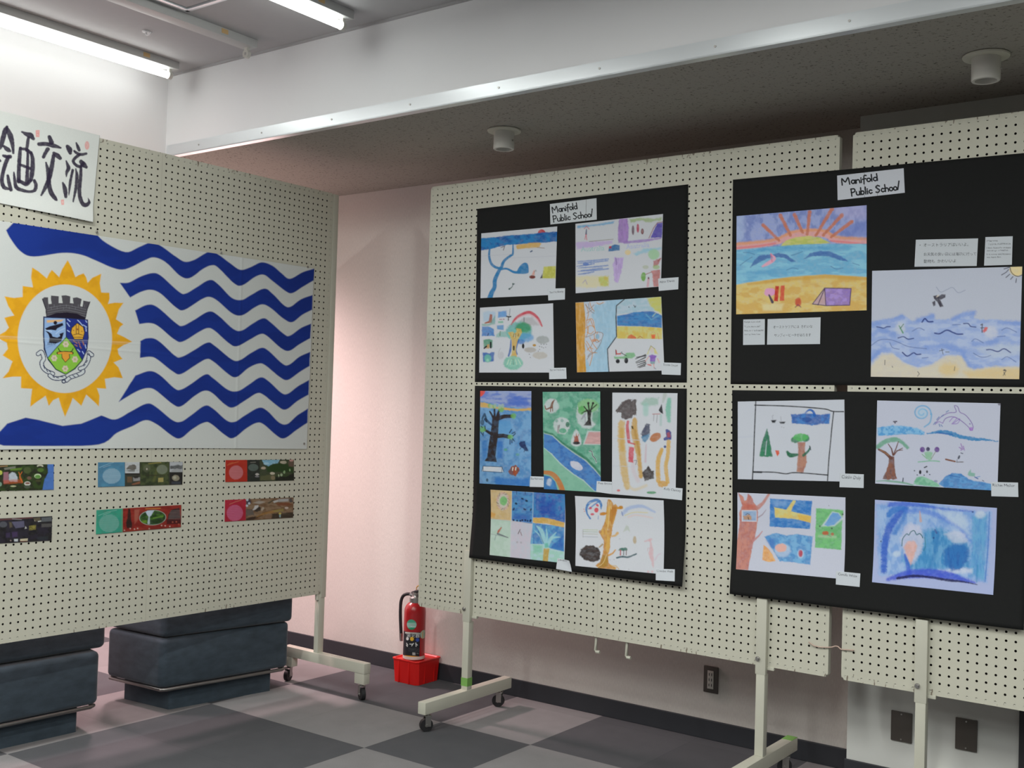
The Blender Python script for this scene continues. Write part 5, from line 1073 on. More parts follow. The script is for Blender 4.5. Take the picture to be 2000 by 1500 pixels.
def art_treepics(P):
    P.f((172, 106, 96), [(148, 150), (212, 205), (232, 262), (262, 250), (278, 165), (322, 200), (362, 292), (408, 345), (412, 480), (382, 700), (332, 900), (300, 1060), (282, 1180), (110, 1180), (132, 800), (168, 560), (165, 420), (200, 320)], .95, 8, 0, 6, (190, 132, 118), (40, 80)); P.f((182, 84, 62), [(210, 290), (380, 320), (390, 370), (220, 370)], .6, 24)
    P.l((178, 122, 112), [(410, 350), (480, 290), (555, 175)], [60, 40, 32], .9, 8); P.l((140, 120, 135), [(415, 480), (470, 445), (520, 380)], [20, 14, 8], .8); P.l((176, 120, 120), [(350, 790), (420, 730), (470, 665)], [34, 22, 12], .85)
    P.f((190, 196, 208), [(195, 385), (395, 385), (395, 540), (195, 535)], 1, 6); P.f((120, 152, 190), [(212, 400), (388, 398), (386, 525), (214, 520)], .9, 7, 0, 0, (150, 170, 196)); P.f((180, 132, 82), [(215, 465), (290, 440), (330, 470), (325, 515), (220, 510)], .85, 9, 0, 8); P.l((40, 40, 60), [(250, 445), (270, 430), (300, 440)], 7); P.l((60, 50, 60), [(280, 480), (290, 510)], 9)
    P.f((60, 126, 188), [(572, 228), (850, 250), (1132, 262), (1104, 635), (568, 602)], .95, 7, 0, 6, (40, 106, 180), (60, 36)); P.f((140, 170, 206), [(610, 260), (800, 260), (790, 320), (620, 330)], .5, 24)
    P.f((206, 184, 100), [(628, 345), (790, 380), (880, 252), (915, 262), (850, 400), (1118, 462), (1112, 552), (900, 500), (640, 482)], .97, 8, 0, 5, (196, 192, 130), (60, 40)); P.f((206, 160, 60), [(930, 440), (1118, 465), (1112, 550), (960, 510)], .7, 16)
    P.f((64, 132, 190), [(500, 740), (640, 688), (800, 722), (930, 702), (1140, 735), (1106, 1112), (900, 1080), (700, 1062), (600, 900)], .93, 10, 0, 8, (120, 172, 208), (60, 50)); P.f((44, 96, 178), [(520, 780), (620, 760), (640, 900), (580, 870)], .6, 22); P.e((180, 195, 214), 740, 920, 110, 90, .7, 20, 10)
    P.e((214, 164, 150), 718, 885, 78, 58, .95, 8, 8); P.e((176, 190, 210), 980, 965, 44, 62, .7, 12); P.e((172, 62, 78), 980, 962, 28, 46, .95, 7, 5)
    P.f((208, 146, 78), [(488, 850), (540, 885), (600, 970), (642, 1060), (560, 1075), (468, 1048)], .95, 7, 0, 5, (214, 172, 120), (30, 30))
    P.f((88, 166, 96), [(1188, 362), (1380, 372), (1550, 388), (1528, 600), (1520, 912), (1172, 882)], .92, 9, 0, 8, (116, 184, 120), (60, 50)); P.f((190, 200, 210), [(1255, 600), (1400, 400), (1490, 420), (1555, 500), (1430, 600)], .8, 12); P.f((96, 148, 204), [(1295, 580), (1405, 415), (1480, 428), (1525, 485), (1425, 582), (1335, 600)], .95, 8, 0, 5)
    P.e((172, 88, 60), 1312, 690, 46, 28, .95, 7, 6); P.e((170, 96, 70), 1402, 705, 22, 22, .9); P.l((60, 80, 60), [(1340, 715), (1390, 740)], 10, .7); P.dots((60, 60, 60), [(1395, 628), (1235, 598), (1540, 440)], 12, .8); P.l((200, 200, 190), [(1230, 730), (1440, 740)], 36, .35, 18); P.dots((120, 120, 130), [(1355, 325)], 7, .7)
drawing('drawing of a red brown tree beside a few small framed pictures', RE, [(138, 150), (1577, 215), (1555, 1305), (118, 1172)], art_treepics, seen=WR, seed=43, white=(184, 188, 203))

def art_blue(P):
    P.f((108, 152, 208), [(110, 180), (600, 160), (1000, 240), (1275, 260), (1225, 970), (700, 900), (140, 900)], .85, 26, 0, 22, (160, 184, 216), (50, 90)); P.f((70, 146, 190), [(420, 480), (760, 420), (1040, 560), (1050, 820), (500, 850), (380, 760)], .75, 34, 0, 20, (40, 120, 180), (26, 80)); P.f((60, 136, 190), [(1080, 300), (1240, 280), (1200, 950), (1060, 900)], .7, 26, 0, 16, (110, 170, 205), (22, 100))
    P.l((44, 86, 184), [(188, 855), (195, 620), (240, 430), (330, 290), (405, 220)], [54, 66, 74, 70, 50], .88, 14, 5, 12); P.l((50, 112, 190), [(300, 470), (380, 330), (420, 230)], 44, .7, 18, 4, 12); P.l((60, 96, 196), [(245, 185), (400, 178), (600, 196), (760, 225), (1090, 255)], [44, 50, 36, 22, 8], .85, 12, 5, 10); P.l((50, 112, 190), [(240, 285), (290, 240), (380, 216)], [56, 60, 40], .9, 10, 4, 8)
    P.l((80, 120, 205), [(420, 250), (600, 250), (780, 320), (950, 420), (1060, 560)], [40, 50, 46, 30, 16], .7, 18, 5, 14)
    P.f((196, 196, 214), [(350, 540), (400, 400), (460, 370), (560, 400), (590, 540), (560, 680), (480, 780), (400, 700)], .75, 22, 0, 14); P.f((196, 200, 216), [(800, 480), (900, 440), (1000, 470), (1040, 560), (900, 580)], .7, 26, 0, 14); P.f((200, 206, 220), [(720, 850), (860, 830), (980, 820), (1090, 830), (1080, 880), (800, 880)], .7, 20, 0, 14); P.f((190, 204, 216), [(720, 230), (900, 250), (1020, 300), (1050, 480), (950, 420), (820, 330)], .55, 30, 0, 14); P.e((196, 206, 216), 1160, 285, 50, 40, .7, 18, 8); P.e((190, 204, 218), 320, 680, 40, 30, .7, 14)
    P.f((34, 88, 164), [(790, 640), (900, 585), (1000, 590), (1046, 660), (1030, 760), (950, 840), (880, 850), (800, 790)], .88, 22, 0, 16, (50, 116, 180), (24, 70)); P.l((40, 110, 170), [(690, 460), (690, 560)], [30, 10], .8); P.l((40, 110, 175), [(740, 470), (700, 700), (660, 830)], 40, .5, 16); P.l((60, 70, 140), [(705, 440), (720, 470)], 20, .7)
    P.f((208, 158, 142), [(392, 610), (430, 556), (500, 552), (524, 600), (488, 730), (456, 800), (424, 710)], .85, 14, 0, 10, (210, 176, 176), (30, 40)); P.l((196, 150, 130), [(550, 250), (560, 350)], [8, 26], .75, 7)
    P.l((28, 92, 106), [(370, 600), (378, 530), (418, 480), (440, 492), (462, 458), (495, 448), (518, 488), (548, 476), (572, 500), (580, 520)], 9, .95, 4, 4); P.l((40, 110, 110), [(600, 515), (608, 600), (590, 650)], 8, .6, 4, 3)
    P.l((50, 86, 190), [(400, 690), (430, 800), (440, 870)], [20, 40, 44], .8, 10)
    P.l((56, 76, 194), [(230, 940), (420, 890), (640, 880), (850, 905), (1110, 975)], [30, 80, 96, 80, 16], .9, 16, 5, 10); P.l((30, 30, 72), [(325, 928), (480, 905), (640, 915), (820, 945), (1000, 965), (1130, 992)], [24, 26, 22, 26, 16, 6], .95, 6, 5, 4)
    P.l((60, 110, 185), [(1255, 260), (1240, 600), (1210, 960)], 12, .8, 6, 4); P.l((50, 130, 180), [(1135, 800), (1125, 960)], 20, .6, 8); P.dots((40, 60, 120), [(1085, 258), (690, 520), (158, 555)], 9, .8)
drawing('drawing washed all over in blue with an ice cream shape', RF, [(97, 135), (1330, 218), (1292, 1097), (68, 968)], art_blue, seen=WR, seed=47, white=(160, 171, 208))
# ------------------------------------------------------------------ name cards, captions and titles on the back panels
_O = [(.25+.22*math.cos(t), .25+.25*math.sin(t)) for t in np.linspace(1.2, 7.6, 12)]
PEN = {'M': (1.1, [[(0, 0), (.05, .95), (.42, .4), (.82, 1), (.92, 0)]]), 'a': (.62, [[(.45, .46), (.2, .52), (.05, .25), (.25, 0), (.45, .2)], [(.46, .5), (.5, 0)]]),
       'n': (.58, [[(0, .5), (.03, 0)], [(.03, .35), (.25, .5), (.42, .35), (.45, 0)]]), 'i': (.24, [[(.06, .45), (.06, 0)], [(.06, .66), (.08, .7)]]),
       'f': (.5, [[(.5, .95), (.32, 1), (.22, .8), (.12, -.25)], [(0, .45), (.42, .5)]]), 'o': (.56, [_O]), 'l': (.24, [[(.08, 1), (.06, 0)]]), 'd': (.64, [_O, [(.5, 1), (.5, 0)]]),
       'P': (.7, [[(.05, 1), (.05, -.05)], [(.02, .95), (.42, .98), (.56, .72), (.4, .5), (.05, .45)]]), 'u': (.58, [[(0, .5), (.02, .1), (.25, 0), (.42, .15), (.43, .5)], [(.43, .5), (.46, 0)]]),
       'b': (.6, [[(.05, 1), (.05, 0)], [(.05, .4), (.3, .5), (.46, .25), (.3, 0), (.05, .05)]]), 'c': (.52, [[(.42, .42), (.2, .5), (.03, .25), (.2, 0), (.42, .08)]]),
       'S': (.72, [[(.58, .88), (.32, 1), (.08, .8), (.3, .55), (.52, .3), (.3, 0), (.02, .1)]]), 'h': (.58, [[(.05, 1), (.05, 0)], [(.05, .35), (.28, .5), (.45, .3), (.45, 0)]]), 'L': (.24, [[(.30, 1.25), (.0, .05)]]), ' ': (.4, [])}
def pen(P, body, p0, p1, h, w, col=(28, 30, 34)):
    tot = sum(PEN[c][0] for c in body); p0, p1 = np.array(p0, float), np.array(p1, float)
    ux = (p1-p0)/tot; d = (p1-p0)/np.linalg.norm(p1-p0); uy = np.array([d[1], -d[0]])*h; x = 0
    for c in body:
        for st in PEN[c][1]: P.l(col, [p0+ux*(x+a)+uy*b for a, b in st], w, 1, 1.5, 3)
        x += PEN[c][0]
def card(name, label, cat, crop, quad, painter, off=O_CARD, seen=WL, white=None, group=None, curl=None, tex=0):
    o = sheet(name, BACK, crop, quad, off, painter, white or seen, seen, .76, .55, .0005, M_paper, tex, curl=curl)
    return tag(o, label, cat, group)
INK = (46, 52, 64)
def name_card(label, crop, quad, body, p0, p1, h, off=O_CARD, curl=None, seen=WL, white=(196, 202, 208)):
    def p(P): P.t(INK, body, p0, p1, h, .95)
    return card('name_card', label, 'name card', crop, quad, p, off, seen, white, 'small name cards under the drawings', curl)
name_card('name card at the corner of the blue river drawing', CA, [(1020, 1283), (1222, 1277), (1220, 1410), (1025, 1422)], 'Toni Holloway', (1040, 1340), (1205, 1325), 24)
name_card('name card at the corner of the purple cross drawing', CB, [(1052, 1165), (1292, 1148), (1288, 1290), (1060, 1310)], 'Alisa Davis', (1068, 1218), (1245, 1200), 26)
name_card('name card at the corner of the red rainbow drawing', CC, [(1268, 1158), (1548, 1150), (1555, 1333), (1272, 1340)], 'Ramon Holloway', (1290, 1205), (1525, 1195), 32)
name_card('name card at the corner of the tractor drawing', CD, [(1432, 1088), (1738, 1098), (1732, 1285), (1440, 1275)], 'Thomas Cooper', (1462, 1138), (1690, 1150), 34)
name_card('name card at the corner of the black tree drawing', CE, [(790, 1228), (970, 1235), (968, 1375), (780, 1370)], 'Ella Holloway', (796, 1272), (958, 1276), 26)
name_card('name card at the corner of the tall green drawing', CF, [(97, 1185), (285, 1195), (283, 1345), (90, 1318)], 'Pixie Brown', (115, 1222), (280, 1230), 24)
name_card('name card at the corner of the red and yellow stripes drawing', CF, [(905, 1250), (1145, 1275), (1138, 1420), (895, 1395)], 'Kelly Clancey', (918, 1290), (1122, 1318), 28, O_OVER)
name_card('name card with a curled corner under the six squares drawing', CG, [(1412, 1185), (1612, 1222), (1632, 1398), (1390, 1352)], 'London', (1420, 1222), (1560, 1240), 34, O_CARD, lambda a, b: .010*np.clip(a+(1-b)-1.0, 0, 1)**2)
name_card('name card at the corner of the golden trunk drawing', CH, [(1282, 1205), (1560, 1215), (1558, 1392), (1280, 1375)], 'Llewelyn Wells', (1295, 1250), (1535, 1262), 30)
WC = (182, 188, 194)
name_card('name card at the corner of the black frame drawing', RC, [(918, 1352), (1113, 1360), (1112, 1472), (915, 1465)], 'Caitlin Daly', (932, 1392), (1088, 1402), 26, seen=WR, white=WC)
name_card('name card at the corner of the leaping dolphin drawing', RD, [(1585, 1170), (1925, 1178), (1930, 1360), (1588, 1350)], 'Richie Mellor', (1605, 1225), (1885, 1232), 34, seen=WR, white=WC)
name_card('name card at the corner of the red brown tree drawing', RE, [(1452, 1195), (1775, 1228), (1765, 1408), (1448, 1375)], 'Camilla White', (1478, 1250), (1730, 1282), 34, seen=WR, white=WC)
def p_en1(P):
    for k, s in enumerate(('Kanya Campbell', '"I love Australia"', 'because it has beautiful', 'sandy beaches')): P.t(INK, s, (142, 126+k*31+(8 if k else 0)), (270 if k != 2 else 294, 124+k*31+(8 if k else 0)), 13, .9)
card('caption_card', 'small square English caption card left under the sunrise drawing', 'caption card', RC, [(132, 100), (308, 96), (307, 305), (130, 308)], p_en1, seen=WR, white=WC)
def p_jp1(P):
    P.t((58, 62, 70), 'オーストラリアには  きれいな', (376, 172), (694, 166), 19); P.t((58, 62, 70), 'サンディービーチがあります', (384, 240), (682, 236), 19)
card('caption_card', 'wide Japanese caption card under the sunrise drawing', 'caption card', RC, [(330, 97), (762, 82), (757, 300), (325, 305)], p_jp1, seen=WR, white=WC)
def p_jp2(P):
    P.t((58, 62, 70), '・ オーストラリアはいいよ。', (498, 196), (945, 188), 26); P.t((58, 62, 70), 'お天気の良い日には海辺に行って', (536, 278), (1016, 274), 23); P.t((58, 62, 70), '動物も  かわいいよ', (536, 344), (830, 338), 25)
card('caption_card', 'wide Japanese caption card above the wave drawing', 'caption card', RB, [(463, 132), (1033, 120), (1020, 373), (450, 380)], p_jp2, seen=WR, white=WC)
def p_en2(P):
    for k, s in enumerate(('Marina', ' I LOVE AUSTRALIA', 'I love Australia because', 'you can go to beaches', 'it is sunny and because', 'we have fun')):
        x1 = (1212, 1332, 1332, 1306, 1334, 1240)[k]; y = (150, 180, 214, 238, 272, 300)[k]
        P.t(INK, s, (1112 if k != 1 else 1130, y), (x1, y-4), 14, .95)
card('caption_card', 'small English caption card above the corner sun of the wave drawing', 'caption card', RB, [(1100, 108), (1350, 100), (1342, 362), (1087, 370)], p_en2, seen=WR, white=WC)
CT = Crop(1060, 370, 1180, 1200)
def p_t1(P):
    pen(P, 'Manifold', (195, 448), (690, 372), 118, 17); pen(P, 'Public SchooL', (215, 622), (960, 545), 118, 17)
    P.l((60, 62, 66), [(1010, 200), (1000, 622)], 8, 1, 2)
CT2 = Crop(1620, 310, 1780, 1600)
# the frames below are placed so that their numbers equal ten times the distance in picture points
CT = Crop(1060, 370, 1180, 1200)
def q10(c, pts): return [((x-c.o[0])*10, (y-c.o[1])*10) for x, y in pts]
def title(label, crop, quad, lines, seams, seen, white):
    def p(P):
        for body, a, b, h, w in lines: pen(P, body, *q10(crop, [a, b]), h*10, w*10)
        for a, b in seams: P.l((70, 72, 76), q10(crop, [a, b]), 6, .9, 2)
    return card('title_card', label, 'title card', crop, q10(crop, quad), p, O_CARD, seen, white, 'title cards of the drawings')
title('lettered title card at the top of the left pegboard', CT, [(1074, 398.5), (1165, 387), (1165.5, 429), (1075, 438.5)],
      [('Manifold', (1079.5, 416), (1129, 407.5), 12, 2.0), ('Public SchooL', (1081, 433.5), (1158, 423), 12, 2.0)], [((1145, 390), (1144, 431))], WL, (198, 204, 208))
title('lettered title card at the top of the rightmost pegboard', CT2, [(1635, 343), (1765, 328.5), (1767.3, 376.5), (1636, 391)],
      [('Manifold', (1645, 361.5), (1716, 352), 13, 2.7), ('Public SchooL', (1663, 382.5), (1757, 370.5), 13.5, 2.7)], [((1688, 338), (1688.5, 386)), ((1713.5, 360), (1713.5, 384))], WR, (190, 194, 202))

# ------------------------------------------------------------------ flag on the left panel
FL = Crop(0, 420, 660, 2000)
SUN = Crop(0, 500, 270, 1266)
CR = Crop(50, 560, 210, 1200)
def cv(src, pts): return [tuple(FL.zoom(src.px(p))) for p in pts]
def art_flag(P):
    Bl = (22, 48, 130); kw = dict(soft=4, col2=(20, 44, 122), w2=(160, 60))
    S = [([(95, 30), (300, 62), (560, 103)], [(560, 103), (620, 160), (740, 220), (820, 190), (895, 163), (960, 190), (1030, 240), (1090, 276), (1150, 265), (1240, 217), (1300, 240), (1360, 285), (1420, 325), (1480, 310), (1545, 280), (1610, 300), (1665, 345), (1715, 378), (1790, 340), (1862, 316)],
          [(1856, 386), (1790, 425), (1730, 461), (1690, 450), (1610, 390), (1560, 354), (1510, 365), (1430, 416), (1380, 400), (1290, 310), (1250, 298), (1200, 320), (1120, 373), (1060, 355), (980, 280), (910, 251), (850, 270), (740, 321), (660, 310), (580, 275), (480, 235), (370, 224), (200, 246), (120, 215), (60, 140), (34, 90)])]
    def band(head, top, bot): P.f(Bl, head+[tuple(p) for p in smooth_path(top, 5)]+[tuple(p) for p in smooth_path(bot, 5)], 1, **kw)
    for h, t_, b in S: band(h, t_, b)
    band([], [(708, 402), (760, 400), (830, 365), (900, 344), (950, 360), (1060, 455), (1100, 464), (1160, 430), (1240, 385), (1290, 410), (1370, 490), (1430, 502), (1480, 475), (1560, 436), (1610, 465), (1680, 535), (1720, 543), (1780, 500), (1850, 474)], [(1847, 560), (1790, 590), (1730, 633), (1680, 615), (1600, 550), (1550, 529), (1500, 550), (1430, 593), (1370, 580), (1290, 510), (1240, 484), (1190, 500), (1090, 561), (1040, 545), (950, 465), (890, 442), (830, 455), (768, 488)])
    band([], [(798, 565), (870, 532), (930, 545), (1040, 640), (1080, 656), (1150, 620), (1235, 572), (1290, 595), (1380, 675), (1430, 683), (1490, 645), (1555, 612), (1600, 635), (1680, 705), (1715, 714), (1780, 670), (1840, 644)], [(1835, 728), (1770, 765), (1710, 803), (1660, 785), (1580, 715), (1540, 704), (1480, 735), (1400, 776), (1350, 755), (1270, 685), (1230, 669), (1180, 690), (1080, 749), (1030, 735), (940, 660), (890, 639), (823, 645)])
    band([], [(830, 745), (870, 729), (930, 740), (1030, 830), (1070, 841), (1140, 805), (1225, 756), (1270, 775), (1370, 855), (1420, 859), (1480, 820), (1545, 786), (1590, 805), (1670, 880), (1710, 886), (1770, 840), (1834, 811)], [(1830, 893), (1770, 930), (1700, 976), (1650, 955), (1570, 890), (1530, 879), (1470, 905), (1400, 958), (1350, 940), (1260, 865), (1220, 852), (1160, 885), (1070, 941), (1020, 925), (930, 855), (890, 839), (828, 845)])
    band([], [(800, 950), (880, 924), (940, 945), (1030, 1025), (1070, 1033), (1130, 1000), (1215, 944), (1260, 965), (1350, 1035), (1410, 1041), (1470, 1005), (1540, 961), (1590, 985), (1660, 1050), (1700, 1058), (1760, 1015), (1828, 977)], [(1825, 1063), (1760, 1100), (1690, 1151), (1640, 1130), (1560, 1065), (1520, 1054), (1460, 1090), (1380, 1139), (1330, 1120), (1260, 1055), (1210, 1039), (1150, 1070), (1070, 1131), (1020, 1118), (930, 1045), (880, 1024), (810, 1042), (703, 1105)])
    band([(-60, 1340), (-20, 1300), (40, 1235), (150, 1200), (230, 1214), (370, 1248), (480, 1235)], [(600, 1187), (680, 1210), (770, 1165), (865, 1117), (920, 1135), (1020, 1215), (1070, 1223), (1130, 1185), (1210, 1129), (1260, 1145), (1340, 1215), (1390, 1223), (1450, 1185), (1530, 1141), (1580, 1160), (1650, 1228), (1700, 1236), (1760, 1185), (1822, 1146)], [(1818, 1229), (1750, 1275), (1680, 1321), (1630, 1300), (1560, 1240), (1520, 1229), (1460, 1260), (1380, 1319), (1330, 1300), (1250, 1235), (1210, 1227), (1140, 1265), (1070, 1319), (1020, 1308), (930, 1240), (860, 1214), (780, 1250), (690, 1290), (585, 1358), (300, 1366), (20, 1364)])
    ray = [(620, 38), (655, 100), (690, 195), (722, 175), (765, 160), (790, 200), (802, 246), (845, 200), (925, 162), (912, 250), (925, 335), (998, 338), (1000, 390), (985, 440), (1050, 428), (1127, 430), (1085, 490), (1058, 580), (1127, 625), (1095, 650), (1070, 712), (1130, 740), (1207, 785), (1130, 815), (1075, 852), (1085, 900), (1120, 942), (1040, 975), (1085, 1020), (1122, 1118), (1050, 1110), (960, 1125), (972, 1215), (888, 1210), (912, 1280), (905, 1378), (870, 1340), (790, 1268), (770, 1310), (745, 1372), (665, 1298), (640, 1370), (595, 1472), (560, 1380), (535, 1298), (485, 1320), (445, 1372), (415, 1280), (340, 1330), (275, 1380), (280, 1300), (292, 1215), (188, 1210), (190, 1105), (110, 1105), (22, 1118), (75, 1060), (112, 965), (22, 910), (70, 850), (60, 795), (-40, 740), (50, 690), (80, 655), (38, 566), (130, 545), (75, 460), (40, 370), (130, 385), (206, 375), (206, 275), (302, 288), (284, 200), (294, 106), (350, 140), (428, 205), (450, 160), (475, 128), (542, 195), (570, 120)]
    P.f((214, 158, 30), cv(SUN, ray), 1, 3, col2=(205, 148, 26), w2=(50, 50))
    t = np.linspace(0, 2*math.pi, 61)[:-1]
    P.f((190, 194, 192), cv(SUN, np.stack([592+433*np.cos(t), 758+497*np.sin(t)], 1)), 1, 3)
    F = lambda c, pts, a=1, s=1.6: P.f(c, cv(CR, pts), a, s)
    Ln = lambda c, pts, w, a=1, sm=0: P.l(c, cv(CR, pts), w*.404, a, 1.3, sm)
    El = lambda c, x, y, rx, ry, a=1: F(c, np.stack([x+rx*np.cos(t[::3]), y+ry*np.sin(t[::3])], 1), a)
    N = (30, 40, 76)
    # motto ribbon
    for pts in ([(178, 985), (225, 955), (250, 1000), (262, 1060), (232, 1110), (246, 1180), (300, 1235), (395, 1275)], [(350, 1300), (400, 1335), (480, 1345), (565, 1325)], [(598, 1372), (650, 1330), (750, 1295), (835, 1255), (838, 1215)], [(795, 1200), (860, 1170), (915, 1080), (930, 985)], [(925, 965), (970, 1000)]):
        Ln(N, pts, 66, 1, 4); Ln((190, 196, 198), pts, 42, 1, 4)
    El(N, 556, 1388, 34, 30); El((190, 196, 198), 556, 1388, 18, 15)
    for a in ([(255, 1150), (275, 1200)], [(300, 1215), (320, 1245)], [(340, 1230), (365, 1255)], [(400, 1320), (420, 1330)], [(450, 1330), (480, 1335)], [(510, 1318), (545, 1322)], [(640, 1320), (665, 1345)], [(690, 1300), (720, 1320)], [(750, 1280), (775, 1300)], [(850, 1160), (870, 1140)], [(885, 1110), (905, 1080)], [(920, 970), (935, 1000)]): Ln(N, a, 14, .85)
    # mural crown
    F((72, 70, 76), [(245, 180), (270, 155), (328, 155), (334, 255), (382, 250), (368, 165), (375, 130), (487, 140), (484, 240), (542, 240), (526, 130), (590, 125), (656, 142), (648, 240), (700, 246), (690, 165), (750, 155), (820, 180), (798, 285), (832, 292), (845, 203), (940, 222), (900, 330), (868, 475), (590, 445), (306, 440), (296, 330)])
    for y0 in (285, 320, 355, 390): Ln((128, 130, 136), [(318, y0+30), (590, y0-12), (890, y0+50)], 7, .55, 4)
    for k in range(13): Ln((128, 130, 136), [(330+44*k, 262+(k % 2)*35), (332+44*k, 295+(k % 2)*35)], 6, .5)
    Ln((30, 26, 40), [(245, 180), (296, 330), (306, 440)], 12); Ln((30, 26, 40), [(940, 222), (900, 330), (868, 475)], 12)
    F((28, 22, 38), [(310, 432), (450, 385), (600, 374), (750, 394), (868, 452), (862, 492), (600, 468), (310, 448)])
    # shield
    F(N, [(258, 436), (590, 456), (912, 480), (922, 750), (898, 935), (832, 1085), (725, 1208), (586, 1292), (434, 1216), (322, 1075), (262, 920), (250, 700)])
    F((134, 164, 204), [(276, 455), (582, 466), (586, 742), (320, 1040), (282, 900), (270, 700)]); F((216, 168, 100), [(308, 490), (560, 480), (520, 512), (310, 528)], .9, 4)
    K = (26, 22, 38)
    F(K, [(284, 612), (350, 580), (410, 565), (540, 530), (552, 565), (462, 610), (440, 640), (370, 630), (300, 636)]); El(K, 433, 528, 27, 27); F(K, [(284, 642), (330, 660), (376, 690), (392, 730), (460, 746), (502, 725), (494, 690), (558, 668), (540, 730), (520, 800), (440, 832), (340, 822), (346, 740), (330, 690)])
    for x in (330, 355, 380, 405, 430): Ln(K, [(x, 815), (x-8, 850)], 9)
    Ln((180, 200, 224), [(285, 632), (380, 655)], 10, .8); Ln((110, 140, 190), [(300, 900), (400, 850)], 12, .6); Ln((180, 200, 224), [(440, 690), (500, 640), (570, 610)], 12, .6)
    F((32, 46, 124), [(597, 466), (898, 490), (908, 750), (884, 930), (830, 1062), (600, 738)])
    for a in ([(615, 480), (650, 510)], [(760, 490), (800, 530), (830, 570)], [(840, 560), (890, 590)], [(880, 600), (885, 650)], [(605, 530), (640, 580)], [(610, 640), (640, 660)], [(870, 850), (880, 900)], [(760, 920), (790, 950)], [(830, 950), (850, 985)], [(880, 500), (892, 520)]): Ln((170, 190, 226), a, 15, .8, 3)
    F((40, 30, 30), [(656, 672), (672, 598), (755, 526), (848, 588), (866, 672), (840, 774), (704, 774)]); F((206, 158, 56), [(666, 672), (682, 604), (755, 538), (838, 594), (856, 672), (832, 764), (712, 764)])
    for a in ([(738, 560), (738, 690)], [(776, 560), (776, 690)], [(700, 706), (760, 690), (830, 708)], [(708, 740), (835, 740)]): Ln((60, 36, 30), a, 9, .9)
    El((120, 40, 40), 757, 625, 9, 16); El((120, 40, 40), 700, 640, 7, 7); El((120, 40, 40), 822, 655, 7, 7)
    for a in ([(700, 790), (750, 830)], [(720, 850), (750, 870)], [(770, 800), (790, 850)], [(790, 870), (810, 900)], [(830, 790), (850, 850)]): Ln((170, 110, 60), a, 17, .75)
    F((60, 56, 80), [(705, 776), (840, 776), (835, 800), (720, 805)], .8, 4)
    F((40, 70, 50), [(594, 730), (702, 852), (835, 1078), (722, 1202), (584, 1290), (434, 1212), (312, 1045), (448, 886)]); F((126, 178, 62), [(595, 746), (692, 862), (820, 1075), (714, 1192), (585, 1278), (442, 1202), (326, 1046), (456, 894)])
    for x, y in ((585, 842), (415, 1046), (720, 1064), (578, 1200)):
        for k in range(6): El((206, 180, 176), x+30*math.cos(k*1.05), y+32*math.sin(k*1.05), 17, 17, .85)
        El((180, 140, 140), x, y, 12, 12, .8)
    Ln((44, 34, 34), [(475, 900), (496, 940), (540, 962)], 13, 1, 3); Ln((44, 34, 34), [(692, 908), (672, 945), (628, 958)], 13, 1, 3); Ln((70, 44, 34), [(470, 972), (570, 962), (682, 972)], 40, 1, 3); F((70, 44, 34), [(520, 975), (640, 975), (648, 1045), (580, 1112), (526, 1045)]); Ln((206, 144, 54), [(480, 974), (570, 966), (672, 974)], 26, 1, 3); F((206, 144, 54), [(530, 980), (630, 980), (638, 1040), (580, 1100), (536, 1040)])
    # old fold line across the cloth, its lit and shaded sides painted on
    P.l((206, 211, 211), [(-100, 712), (330, 735), (830, 758)], 6, .25, 4); P.l((160, 168, 170), [(-100, 722), (330, 746), (830, 768)], 6, .2, 4)
def flag_curl(a, b):
    return .0016*np.sin(a*17+b*3)*np.sin(b*5+.8)+.0014+.0008*np.exp(-((b-.52-.03*a)/.006)**2)*(a < .62)+.0012*np.exp(-((a-.745)/.004)**2)
def flag_bow(a, b, U, Z):
    return U, Z+.006*np.sin(math.pi*a)*b
fo = sheet('flag', LEFT, FL, [(-260, -4), (1860, 316), (1816, 1386), (-260, 1393)], .0022, art_flag, (190, 194, 192), (200, 204, 203), .76, 1.0, .0008, M_cloth, 0, bow=flag_bow, curl=flag_curl)
tag(fo, 'blue and white wavy striped flag with a yellow sun and a crest', 'flag')

